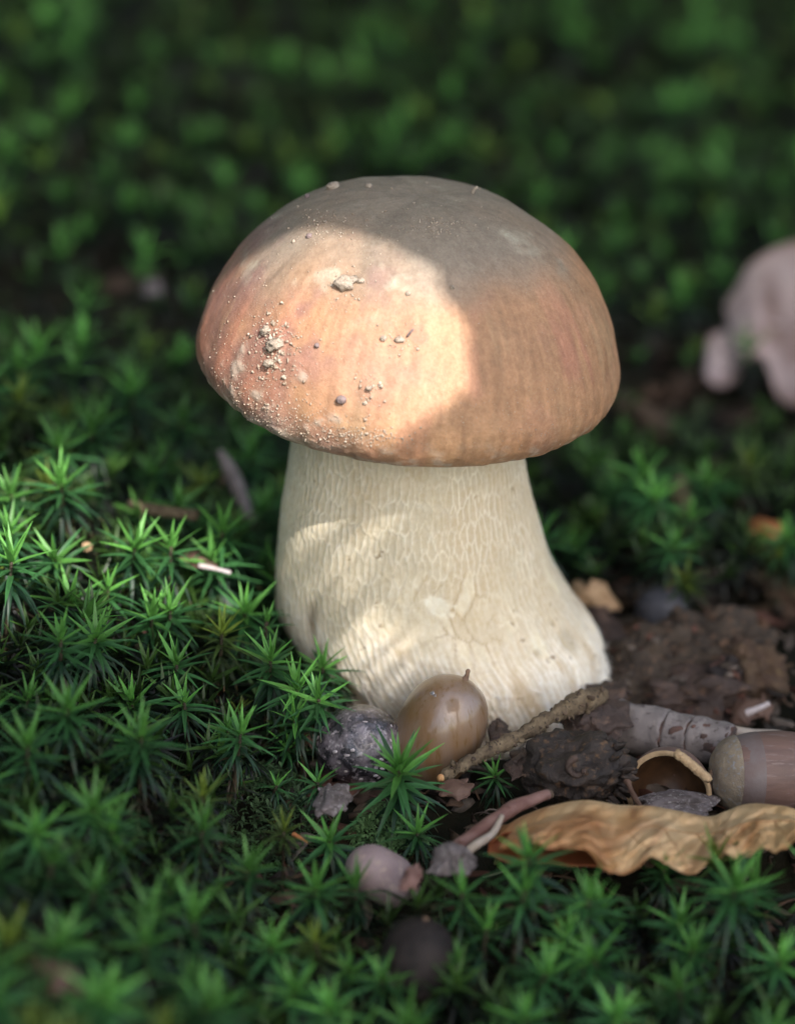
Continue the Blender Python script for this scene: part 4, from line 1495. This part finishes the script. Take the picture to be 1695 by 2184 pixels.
crumpled('dead_leaf', (at(1195, 1500, -3.0), at(1330, 1488, -2.8), at(1335, 1600, -3.9), at(1185, 1592, -4.0)), M['dead_dark'],
         'dark wet crumpled leaf between the knobbly twig and the birch stick', 'leaf', (0, -.2, .25), 44, amp=.30)
crumpled('dead_leaf', (at(1040, 1528, -3.2), at(1085, 1545, -3.1), at(1092, 1590, -3.8), at(1035, 1600, -3.9)), M['dead_dark'],
         'small dark brown leaf scrap tucked between amber acorn and twig', 'leaf', (0, -.15, .1), 46, amp=.12)
crumpled('dead_leaf', (at(1090, 1600, -4.0), at(1200, 1580, -4.0), at(1190, 1660, -5.2), at(1080, 1665, -5.3)), M['dead_dark'],
         'dark wet leaf lying flat under the knobbly twig', 'leaf', (0, 0, .2), 47, amp=.2)
crumpled('dead_leaf', (at(1245, 1462, -1.6), at(1345, 1448, -1.2), at(1350, 1500, -2.2), at(1240, 1512, -2.4)), M['dead_dark'],
         'dark brown leaf scrap lying against the right corner of the stem foot', 'leaf', (0, -.1, .15), 63, amp=.16)
crumpled('bark_flake', (at(1360, 1685, -5.2), at(1520, 1690, -5.0), at(1530, 1745, -6.3), at(1350, 1740, -6.3)), M['stone'],
         'dark grey bark flake lying flat between broken shell and lying acorn', 'bark', (0, 0, .1), 48, amp=.12)
crumpled('bark_flake', (at(672, 1678, -6.0), at(742, 1672, -6.0), at(748, 1738, -7.2), at(665, 1742, -7.2)), M['stone'],
         'grey bark piece lying below the speckled nut', 'bark', (0, 0, .15), 49, amp=.15)
crumpled('dead_leaf', (at(1220, 1252, 3.6), at(1290, 1240, 3.6), at(1330, 1310, 3.0), at(1225, 1285, 2.9)), M['chip_tan'],
         'curled tan leaf scrap touching the right side of the stem', 'leaf', (0, -.3, .35), 51, amp=.28)
crumpled('dead_leaf', (on_ground(1560, 1125, .5), on_ground(1650, 1110, .7), on_ground(1720, 1180, .4), on_ground(1590, 1185, .3)), M['chip_orange'],
         'blurred orange-brown leaf at the right edge above the sticks', 'leaf', (0, -.2, .4), 52, amp=.3)
crumpled('dead_leaf', (at(60, 2040, -14), at(150, 2050, -14), at(185, 2130, -15), at(85, 2125, -15)), M['chip_red'],
         'blurred brown leaf deep in the moss at the lower left corner', 'leaf', (0, 0, .2), 53, amp=.2)
crumpled('dead_leaf', (at(1030, 310, 33), at(1140, 320, 33), at(1160, 390, 30), at(1040, 375, 30)), M['chip_red'],
         'blurred reddish-brown dead leaf on the ground behind the top of the cap', 'leaf', (0, 0, .3), 54, amp=.4)
crumpled('dead_leaf', (at(305, 600, 15), at(350, 600, 15), at(345, 630, 14.3), at(308, 630, 14.3)), M['stone'],
         'small blurred grey leaf scrap in the moss left of the cap', 'leaf', (0, 0, .1), 55, amp=.15)
crumpled('bark_chip', (at(385, 1182, .6), at(450, 1172, .6), at(470, 1210, 0), at(395, 1212, 0)), M['chip_red'],
         'reddish bark chip lying in the moss left of the stem', 'bark', (0, -.05, .12), 56, amp=.10)
crumpled('leaf_fragment', (at(865, 1850, -8.9), at(905, 1845, -8.8), at(885, 1905, -9.4), at(845, 1900, -9.4)), M['red_twig'],
         'pinkish leaf fragment at the right end of the grey acorn', 'leaf', (0, -.1, .1), 57, amp=.08)
crumpled('bark_chip', (at(915, 1822, -8.3), at(1010, 1815, -8.3), at(1020, 1868, -9.2), at(910, 1868, -9.2)), M['stone'],
         'mottled grey bark fragment at the lower end of the reddish twig', 'bark', (0, -.2, .45), 58, amp=.2)
crumpled('dead_leaf', (at(640, 1548, -3.5), at(690, 1545, -3.4), at(690, 1590, -3.9), at(640, 1595, -4.0)), M['chip_red'],
         'reddish scrap of bark showing left of the speckled nut', 'bark', (0, -.1, .1), 59, amp=.10)
crumpled('dead_leaf', (at(930, 1672, -5.4), at(1000, 1660, -5.2), at(1010, 1700, -5.8), at(945, 1705, -5.9)), M['chip_red'],
         'small red-brown leaf scrap under the broken end of the twig', 'leaf', (0, 0, .1), 60, amp=.12)
crumpled('dead_leaf', (at(1555, 1508, -1.0), at(1640, 1480, -.8), at(1640, 1535, -1.6), at(1560, 1548, -1.7)), M['chip_red'],
         'dull reddish scrap behind the pale straw', 'leaf', (0, 0, .15), 61, amp=.16)
crumpled('dead_leaf', (at(1240, 1300, 2.8), at(1330, 1310, 2.8), at(1330, 1400, 1.8), at(1245, 1390, 1.8)), M['dead_dark'],
         'blackish wet leaf in the shade right of the stem', 'leaf', (0, 0, .2), 62, amp=.25)


def stick(pxs, r0, r1, mtl, label, seed, name='stick', cat='stick'):
    pts = spline([on_ground(q[0], q[1], q[2] - 100) if q[2] > 90 else at(*q) for q in pxs], 24)
    v, f = tube(pts, np.linspace(r0, r1, 24), 9, .03, 3, seed)
    return tag(obj(name, v, f, mtl, origin=pts[0]), label, cat)


stick([(1415, 1232, 100.35), (1480, 1226, 100.4), (1555, 1220, 100.4)], .13, .11, M['chip_red'], 'short reddish stick behind the slate-grey nut', 3)
stick([(1575, 1205, 100.4), (1630, 1232, 100.4), (1690, 1262, 100.35), (1730, 1290, 100.3)], .22, .14, M['twig'], 'blurred brown stick running off the right edge above the clod', 4)
stick([(1440, 1020, 101.6), (1465, 1110, 100.8), (1478, 1180, 100.1)], .20, .24, M['twig'], 'blurred upright brown stick stump right of the stem', 5)
stick([(1330, 870, 100.5), (1420, 930, 100.5), (1530, 1010, 100.5)], .35, .3, M['bud'], 'dark blurred stick lying behind the right side of the cap', 6)
stick([(425, 1206, -.2), (460, 1213, -.3), (492, 1222, -.4)], .045, .03, M['chip_pale'], 'white straw bit beside the reddish bark chip', 7, 'straw_bit', 'straw')
stick([(625, 1778, -7.2), (642, 1788, -7.3), (656, 1797, -7.4)], .035, .02, M['chip_orange'], 'tiny orange needle in the moss left of the feathery patch', 8, 'pine_needle', 'needle')
stick([(1590, 1522, -1.8), (1615, 1512, -1.8), (1640, 1500, -1.8)], .07, .05, M['chip_pale'], 'small pinkish splinter behind the pale straw', 9, 'splinter', 'splinter')
stick([(280, 1080, 2.5), (350, 1090, 2.0), (420, 1100, 1.6)], .14, .10, M['twig'], 'dull brown stick under the shaded moss behind the sunlit stars', 10)
stick([(1335, 1662, -5.4), (1350, 1695, -5.9), (1366, 1722, -6.3)], .07, .04, M['chip_red'], 'thin reddish splinter beside the broken shell', 11, 'splinter', 'splinter')
p = on_ground(1542, 1215, .5)
v, f = lump(p, (.14, .12, .12), .4, 1.6, 8, 3)
tag(obj('pale_pebble', v, f, M['chip_pale'], origin=p), 'small white blurred pebble at the end of the reddish stick', 'pebble')
p = at(186, 1166, -.6)
v, f = lump(p, (.11, .10, .09), .3, 1.6, 9, 3)
tag(obj('bark_crumb', v, f, M['chip_tan'], origin=p), 'tiny tan crumb glowing among the sunlit moss', 'crumb')

# broken shell
SH = at(1425, 1690, -5.0)
bs = empty('broken_shell', SH, 'broken open acorn shell with a pale thick rim, facing the viewer', 'acorn shell')
ax = np.array([-.18, -.95, .08])
ax /= np.linalg.norm(ax)
na = 64
ang = np.linspace(0, 2 * np.pi, na, endpoint=False)
lip = .06 * fbm(np.stack([np.cos(ang) * 3, np.sin(ang) * 3, ang * 0], -1), 4, 3) + .12 * np.exp(-((ang - .6) / .4) ** 2)


def bowl(rad, depth, nr, lipk, rim=0):
    V = []
    for k in np.linspace(0.02, 1, nr):
        rr2 = rad * math.sin(k * math.pi / 2)
        hh = depth * (math.cos(k * math.pi / 2))
        V.append(np.stack([rr2 * np.cos(ang), rr2 * np.sin(ang) * 1.05, -hh + lip * lipk * k ** 3], -1))
    V = np.vstack(V)
    q = np.array(Vector((0, 0, 1)).rotation_difference(Vector(ax)).to_matrix())
    return V @ q.T + SH


v_in = bowl(.70, .85, 14, 1.0)
v_out = bowl(.80, .95, 14, 1.0)
obj('inner_wall', v_in, grid_faces(na, 14, True), M['shell_in'], bs)
obj('outer_wall', v_out, grid_faces(na, 14, True), M['acorn_pink'], bs)
ri, ro = v_in[-na:], v_out[-na:]
mid = (ri + ro) / 2 + ax * .03 * (1 + np.cos(ang * 5))[:, None]
v = np.vstack([ri, mid, ro])
obj('rim', v, grid_faces(na, 3, True), M['shell_rim'], bs)
# ragged thick edge at its right
ek = Pool()
for k in np.linspace(0, 1, 26):
    p = at(1446 + 62 * k, 1608 + 52 * k, -5.55 - .15 * k)
    q, fq = lump(p, (.09, .09, .08), .5, 2, int(k * 1000), 2)
    ek.add(q, fq)
eo = ek.build('crumbled_edge', M['shell_rim'], bs)

# crumbly clod behind the birch stick
C0 = at(1470, 1450, 1.6)
clod_pts = []
cd = empty('crumbly_clod', C0, 'crumbly dark brown clod of rotten litter behind the birch stick', 'clod')
for k, (px, py, Y, rad, mk) in enumerate([(1400, 1432, .5, (1.0, .8, .85), 'clod'), (1510, 1395, .9, (1.05, .8, .80), 'clod'), (1590, 1440, .1, (.62, .6, .72), 'chip_red'),
                                         (1345, 1480, -.4, (.62, .5, .42), 'clod'), (1480, 1490, -.6, (1.0, .6, .45), 'dead_dark'), (1550, 1445, -.3, (.40, .38, .42), 'dark_nut')]):
    p = at(px, py, Y)
    v, f = lump(p, rad, .75, 2.2, 200 + k, 5, 6)
    clod_pts.append(v[rng.choice(len(v), 60)])
    obj('crumb_mass', v, f, M[mk] if mk != 'chip_red' else mat('rotten_wood', (.06, .035, .025), (.11, .07, .042), 2.5, .9, 1.0, 8, c3=(.14, .10, .05), bump_dist=.12), cd)

# loose litter
lt = Pool()
tones = .7 * np.array([(.09, .055, .035), (.055, .038, .026), (.13, .085, .05), (.17, .10, .06), (.035, .026, .02), (.14, .06, .04), (.20, .16, .13)])


def litter(n, fx, smin, smax):
    for _ in range(n):
        x, y = fx()
        if (x - 1.2) ** 2 + y * y < 2.85 ** 2:
            continue
        s = smin * (smax / smin) ** rng.random()
        n_ = 5
        u = np.linspace(-1, 1, n_)
        w = np.array([.25, .8, 1, .75, .2]) * rng.uniform(.3, .9)
        bend = rng.normal(0, .5)
        g_ = np.stack([np.stack([u * s, q * w * s * .6, bend * u * u * s * .5 + .15 * s * np.abs(q) * rng.normal() + rng.normal(0, .05, n_) * s], -1) for q in (-1, 0, 1)])
        m_ = np.array(Matrix.Rotation(rng.uniform(0, 6.28), 3, 'Z') @ Matrix.Rotation(rng.normal(0, .45), 3, 'X') @ Matrix.Rotation(rng.normal(0, .35), 3, 'Y'))
        vv_, ff_ = sheet(g_ @ m_.T, .02)
        lt.add(vv_ + np.array([x, y, gz(x, y) + rng.uniform(-.05, .28)]), ff_, tones[rng.integers(len(tones))] * rng.uniform(.6, 1.3) * (.5 if y > 8 else 1))


clod_pts = np.vstack(clod_pts)
lt2 = Pool()
for q_ in clod_pts:
    if rng.random() < .25:
        continue
    v_, f_ = lump((0, 0, 0), (rng.uniform(.05, .20), rng.uniform(.04, .12), rng.uniform(.015, .05)), .6, 2, int(rng.integers(1e6)), 2)
    m_ = np.array(Matrix.Rotation(rng.uniform(0, 6.28), 3, 'Z') @ Matrix.Rotation(rng.normal(0, .8), 3, 'X'))
    lt2.add(v_ @ m_.T + q_, f_, tones[rng.integers(len(tones))] * rng.uniform(.5, 1.5))
o_ = lt2.build('crumbs', M['litter'], cd)
o_['kind'] = 'stuff'
litter(900, lambda: (rng.uniform(-2.6, 11), rng.uniform(-8.6, 5.5)), .10, .50)
litter(420, lambda: (rng.uniform(1, 16), rng.uniform(4, 22)), .15, .8)
litter(500, lambda: (rng.uniform(-13, 13), rng.uniform(-24, 8)), .10, .45)
litter(600, lambda: (rng.uniform(-20, 20), rng.uniform(8, 80)), .2, 1.0)
for _ in range(260):
    x, y = (rng.uniform(-2.4, 11), rng.uniform(-8.6, 6)) if rng.random() < .75 else (rng.uniform(-9, 9), rng.uniform(-16, 4))
    if (x - 1.2) ** 2 + y * y < 3.0 ** 2:
        continue
    a = rng.uniform(0, 6.28)
    L = rng.uniform(.25, .9)
    z0 = gz(x, y) + rng.uniform(.02, .45 if -1 < y < 2.5 and x > 4 else .22)
    d = np.array([math.cos(a), math.sin(a), rng.normal(0, .25)]) * L
    p0 = np.array([x, y, z0])
    v, f = tube(spline([p0, p0 + d * .5 + rng.normal(0, .06, 3), p0 + d], 5), [.018, .022, .02, .018, .008], 4, caps=False)
    lt.add(v, f, tones[rng.integers(len(tones))] * rng.uniform(.8, 2.2))
lo = lt.build('leaf_litter', M['litter'])
tag(lo, 'dark brown scraps of leaf and bark strewn over the soil', 'litter', kind='stuff')

# ------------------------------------------------------------------ added, unseen trees and shrubs that shape sun patches and shade
u_ax = np.cross([0, 0, 1.0], S)
u_ax /= np.linalg.norm(u_ax)
v_ax = np.cross(S, u_ax)


def uv_of(p):
    p = np.asarray(p)
    return np.stack([p @ u_ax, p @ v_ax], -1)


def poly_uv(pts):
    return uv_of(np.array(pts))


def inside_poly(q, poly):
    x, y = q[:, 0], q[:, 1]
    res = np.zeros(len(q), bool)
    n = len(poly)
    for i in range(n):
        x1, y1 = poly[i]
        x2, y2 = poly[(i + 1) % n]
        cond = ((y1 > y) != (y2 > y)) & (x < (x2 - x1) * (y - y1) / (y2 - y1 + 1e-12) + x1)
        res ^= cond
    return res


capgap = []
for a in np.linspace(0, 2 * np.pi, 28, endpoint=False):
    k_ = 1.02 + .025 * math.sin(3 * a + 1) + .02 * math.sin(5 * a)
    px, py = 705 + 275 * k_ * math.cos(a), 778 + 238 * k_ * math.sin(a)
    for sh in range(24):
        p, n = hit(cap_bvh, 705 + (px - 705) * (1 - sh * .03), 778 + (py - 778) * (1 - sh * .03))
        if p is not None:
            capgap.append(p)
            break
mossgap = [at(225 + 190 * math.cos(a), 1075 + 125 * math.sin(a), .3 + .8 * math.sin(-a)) for a in np.linspace(0, 2 * np.pi, 18, endpoint=False)]
stemgap = []
stemgap2 = []


def stem_hit(px, py):
    p, n = hit(stem_bvh, px, py)
    return at(px, py, -.5) if p is None else p


for lst, pxs in ((stemgap, [(606, 1092), (690, 1085), (735, 1090), (728, 1150), (690, 1230), (640, 1290), (606, 1250)]),
                 (stemgap2, [(705, 1330), (770, 1285), (850, 1320), (905, 1400), (900, 1480), (820, 1530), (735, 1500), (700, 1420)])):
    for px, py in pxs:
        p, n = hit(stem_bvh, px, py)
        lst.append(at(px, py, -.5) if p is None else p)
GAPS = [poly_uv(capgap), poly_uv(mossgap), poly_uv(stemgap), poly_uv(stemgap2)]
centre_uv = GAPS[0].mean(0)


def grow(poly, k):
    c_ = poly.mean(0)
    return c_ + (poly - c_) * k


big = [stem_hit(px, py) for px, py in [(590, 1060), (750, 1060), (800, 1170), (880, 1260), (990, 1330), (1010, 1450), (980, 1560), (820, 1580), (690, 1520), (630, 1380), (590, 1310)]]
NEAR_GAPS = [GAPS[0], grow(GAPS[1], 1.6), grow(GAPS[2], .9), grow(GAPS[3], .85)]
FAR_GAPS = [grow(GAPS[0], 1.35), grow(GAPS[1], 1.45), grow(GAPS[2], 1.05), GAPS[3]]
GAPS = FAR_GAPS


def blocked(q, gaps=None):
    return any(inside_poly(q, g_).any() for g_ in (gaps or GAPS))


def canopy_leaf(L, W, rg):
    """oval leaf, length L along +x"""
    nU_, nV_ = 7, 5
    u = np.linspace(0, 1, nU_)
    w = W * np.sin(np.pi * np.clip(u, 0, 1) ** .85) ** .8
    g_ = np.stack([np.stack([u * L, q * w, .08 * L * np.sin(u * 3) * rg.uniform(-1, 1) + .10 * L * abs(q) * np.ones(nU_) * rg.uniform(.2, 1)], -1) for q in np.linspace(-1, 1, nV_)])
    return g_.reshape(-1, 3), grid_faces(nU_, nV_)


def crown_leaves(n_try, centre, su, sv, d0, d1, L0, L1, rg, facing, stems=None, gaps=None):
    pl_ = Pool()
    places = []
    for _ in range(n_try):
        L = rg.uniform(L0, L1)
        g_, f_ = canopy_leaf(L, L * rg.uniform(.28, .36), rg)
        n = S * facing + rg.normal(0, .45, 3) + np.array([0, 0, .4])
        n /= np.linalg.norm(n)
        m_ = frame_to(n) @ np.array(Matrix.Rotation(rg.uniform(0, 6.28), 3, 'Z'))
        g_ = (g_ - np.array([L / 2, 0, 0])) @ m_.T
        c_ = u_ax * (centre[0] + rg.uniform(-su, su)) + v_ax * (centre[1] + rg.uniform(-sv, sv)) + S * rg.uniform(d0, d1)
        q = g_ + c_
        if blocked(uv_of(q), gaps):
            continue
        if stems is not None:
            s_ = stems[np.argmin(np.linalg.norm(stems - q[0], axis=1))]
            line = q[0] + (s_ - q[0]) * np.linspace(0, 1, 14)[:, None]
            if blocked(uv_of(line), gaps):
                continue
            places.append((q[0], s_))
        pl_.add(q, f_)
    return pl_, places


# an added, unseen sapling: its leaves draw the crisp edge of the light patch
rg = np.random.default_rng(12)
foot = np.array([44.0, -58.0, gz(44., -58.)])
sap_c = u_ax * (centre_uv[0] + 9) + v_ax * (centre_uv[1] + 3) + S * 52
stem_pts = spline([foot + np.array([0, 0, -2]), foot + np.array([-2, 2, 18]), (foot + sap_c) / 2 + np.array([4, -3, 12]), sap_c, sap_c + v_ax * 9 - u_ax * 2, sap_c + v_ax * 16 - u_ax * 9], 60)
sp_ = empty('added_sapling', foot, 'added unseen beech sapling on the sunny side, placed to shape the light patch', 'tree')
v, f = tube(stem_pts, np.linspace(.55, .12, 60), 10, .05, .6, 5)
pl_, places = crown_leaves(950, (centre_uv[0] + 2.0, centre_uv[1] + 1.0), 11, 10, 46, 58, 3.2, 5.0, rg, 1.0, stem_pts[22:], NEAR_GAPS)
obj('trunk', v, f, M['trunk'], sp_)
cr_ = obj('crown', np.vstack(pl_.v), np.vstack(pl_.f), M['canopy'], sp_)
tp = Pool()
for a, b in places:
    v, f = tube(np.array([b, (a + b) / 2 + np.array([0, 0, .4]), a]), [.10, .07, .04], 5, caps=False)
    tp.add(v, f)
tw_ = obj('twigs', np.vstack(tp.v), np.vstack(tp.f), M['trunk'], sp_)
tw_['kind'] = 'stuff'
cr_['kind'] = 'stuff'

# an added, unseen tree farther towards the sun: bulk of the shade
tree_foot = np.array([210.0, -340.0, 0])
tr = empty('added_tree', tree_foot, 'added unseen large beech tree whose gapped crown shapes shade on the forest floor', 'tree')
limb_c = S * 260 + u_ax * (centre_uv[0]) + v_ax * (centre_uv[1] + 12)
trunk_pts = spline([tree_foot + np.array([0, 0, -20]), tree_foot + np.array([2, 3, 80]), tree_foot + np.array([-6, 4, 260]), tree_foot + np.array([6, -4, 520])], 40)
v, f = tube(trunk_pts, np.linspace(26, 15, 40), 24, 1.2, .04, 8)
obj('trunk', v, f, M['trunk'], tr)
limbs = []
for k, (du, dv) in enumerate([(-75, 20), (-45, 55), (10, 62), (52, 30), (60, -25), (-70, -30), (20, -55), (-25, -50)]):
    tgt = limb_c + u_ax * du + v_ax * dv
    st = trunk_pts[14 + k * 2]
    mid_ = (st + tgt) / 2 + np.array([0, 0, 25 - 8 * k % 20]) + u_ax * du * .4
    pts = spline([st, mid_, tgt], 24)
    if blocked(uv_of(pts)):
        continue
    v, f = tube(pts, np.linspace(5, .8, 24), 9, .3, .1, k)
    obj('limb', v, f, M['trunk'], tr)
pl_, _ = crown_leaves(2600, (centre_uv[0], centre_uv[1] + 14), 70, 62, 225, 300, 7.0, 11.0, rg, .9)
cr_ = obj('crown', np.vstack(pl_.v), np.vstack(pl_.f), M['canopy'], tr)
cr_['kind'] = 'stuff'


def far_tree(foot, centre, radii, n, rg, label):
    """an added, unseen tree blocking sky light: trunk, limbs and a loose leafy crown"""
    foot = np.array([foot[0], foot[1], 0.0])
    t_ = empty('added_tree', foot, label, 'tree', 'added unseen trees blocking the sky')  # unseen tree, added to keep sky light off the background
    c_ = np.asarray(centre, float)
    pts_ = spline([foot + np.array([0, 0, -20]), foot * .9 + c_ * .1 + np.array([0, 0, 60]), foot * .5 + c_ * .5, c_ + np.array([0, 0, radii[2] * .5])], 30)
    v_, f_ = tube(pts_, np.linspace(22, 6, 30), 18, 1.0, .04, int(abs(foot[0])))
    obj('trunk', v_, f_, M['trunk'], t_)
    for k in range(7):
        d_ = rg.normal(0, 1, 3)
        d_[2] = abs(d_[2]) * .3
        d_ /= np.linalg.norm(d_)
        e_ = c_ + d_ * np.asarray(radii) * .8
        st_ = pts_[16 + k]
        v_, f_ = tube(spline([st_, (st_ + e_) / 2 + np.array([0, 0, 15]), e_], 12), np.linspace(5, 1, 12), 8, .3, .1, k)
        obj('limb', v_, f_, M['trunk'], t_)
    d_ = rg.normal(0, 1, (n, 3))
    d_ /= np.linalg.norm(d_, axis=1)[:, None]
    ctr = c_ + d_ * np.asarray(radii) * (rg.random(n) ** .45)[:, None]
    nn_ = rg.normal(0, .55, (n, 3)) + np.array([0, 0, 1.0])
    nn_ /= np.linalg.norm(nn_, axis=1)[:, None]
    a_ = np.cross(nn_, rg.normal(0, 1, (n, 3)))
    a_ /= np.linalg.norm(a_, axis=1)[:, None]
    b_ = np.cross(nn_, a_)
    L_ = rg.uniform(7, 12, n)[:, None]
    V_ = np.stack([ctr - a_ * L_, ctr - b_ * L_ * .55 + nn_ * L_ * .12, ctr + a_ * L_, ctr + b_ * L_ * .55 + nn_ * L_ * .12], 1)
    q = V_.reshape(-1, 3)
    bad = np.zeros(len(q), bool)
    for g_ in GAPS:
        bad |= inside_poly(uv_of(q), g_)
    keep = ~(bad.reshape(n, 4).any(1) & (ctr @ S > 0))
    V_ = V_[keep]
    I_ = np.arange(len(V_) * 4).reshape(-1, 4)
    o_ = obj('crown', V_.reshape(-1, 3), I_, M['canopy'], t_)
    o_['kind'] = 'stuff'


rg = np.random.default_rng(88)
far_tree((-190, 330), (-120, 240, 400), (260, 230, 190), 5200, rg, 'added sky-blocking tree outside the picture, beyond the moss to the left')
far_tree((240, 380), (160, 280, 430), (260, 230, 200), 5200, rg, 'added sky-blocking tree outside the picture, beyond the moss to the right')
far_tree((-420, 40), (-330, -20, 380), (240, 240, 200), 4600, rg, 'added sky-blocking tree outside the picture, on the shady side past the moss bank')
far_tree((30, 640), (20, 520, 320), (330, 230, 260), 5200, rg, 'added sky-blocking tree outside the picture, straight beyond the mushroom')


def shrub(centre, radii, n, rg, label):
    """an added, unseen leafy bush that blocks sky light"""
    c_ = np.asarray(centre, float)
    foot_ = np.array([c_[0], c_[1], 0.0])
    t_ = empty('added_shrub', foot_, label, 'shrub', 'added unseen shrubs darkening the moss')  # unseen bush, added to darken the moss around it
    for k in range(6):
        e_ = c_ + rg.normal(0, .45, 3) * np.asarray(radii)
        v_, f_ = tube(spline([foot_ + np.array([rg.normal() * 4, rg.normal() * 4, -3]), (foot_ + e_) / 2 + rg.normal(0, 5, 3), e_], 12), np.linspace(1.4, .4, 12), 8, .1, .3, k)
        obj('stem', v_, f_, M['trunk'], t_)
    d_ = rg.normal(0, 1, (n, 3))
    d_ /= np.linalg.norm(d_, axis=1)[:, None]
    ctr = c_ + d_ * np.asarray(radii) * (rg.random(n) ** .4)[:, None]
    ctr = ctr[ctr[:, 2] > 5]
    m_ = len(ctr)
    nn_ = rg.normal(0, .6, (m_, 3)) + np.array([0, -.3, .9])
    nn_ /= np.linalg.norm(nn_, axis=1)[:, None]
    a_ = np.cross(nn_, rg.normal(0, 1, (m_, 3)))
    a_ /= np.linalg.norm(a_, axis=1)[:, None]
    b_ = np.cross(nn_, a_)
    L_ = rg.uniform(3, 5, m_)[:, None]
    V_ = np.stack([ctr - a_ * L_, ctr - b_ * L_ * .7 + nn_ * L_ * .12, ctr + a_ * L_, ctr + b_ * L_ * .7 + nn_ * L_ * .12], 1)
    o_ = obj('crown', V_.reshape(-1, 3), np.arange(m_ * 4).reshape(-1, 4), M['canopy'], t_)
    o_['kind'] = 'stuff'


shrub((-70, 150, 75), (75, 50, 85), 3000, rg, 'added light-blocking shrub beyond the moss, left one of the row outside the picture')
shrub((40, 140, 70), (70, 45, 80), 3000, rg, 'added light-blocking shrub beyond the moss, middle one of the row outside the picture')
shrub((135, 120, 80), (70, 55, 90), 3000, rg, 'added light-blocking shrub beyond the moss, right one of the row outside the picture')
shrub((-130, 40, 70), (55, 70, 80), 3000, rg, 'added light-blocking shrub outside the picture, past the mossy bank')
shrub((-125, -75, 65), (60, 65, 75), 3000, rg, 'added light-blocking shrub outside the picture, on the near side of the mossy bank')
print('darts', len(darts), 'front', len(front), 'rest', len(rest), 'objects', len(bpy.data.objects), 'sapling leaves', len(places))
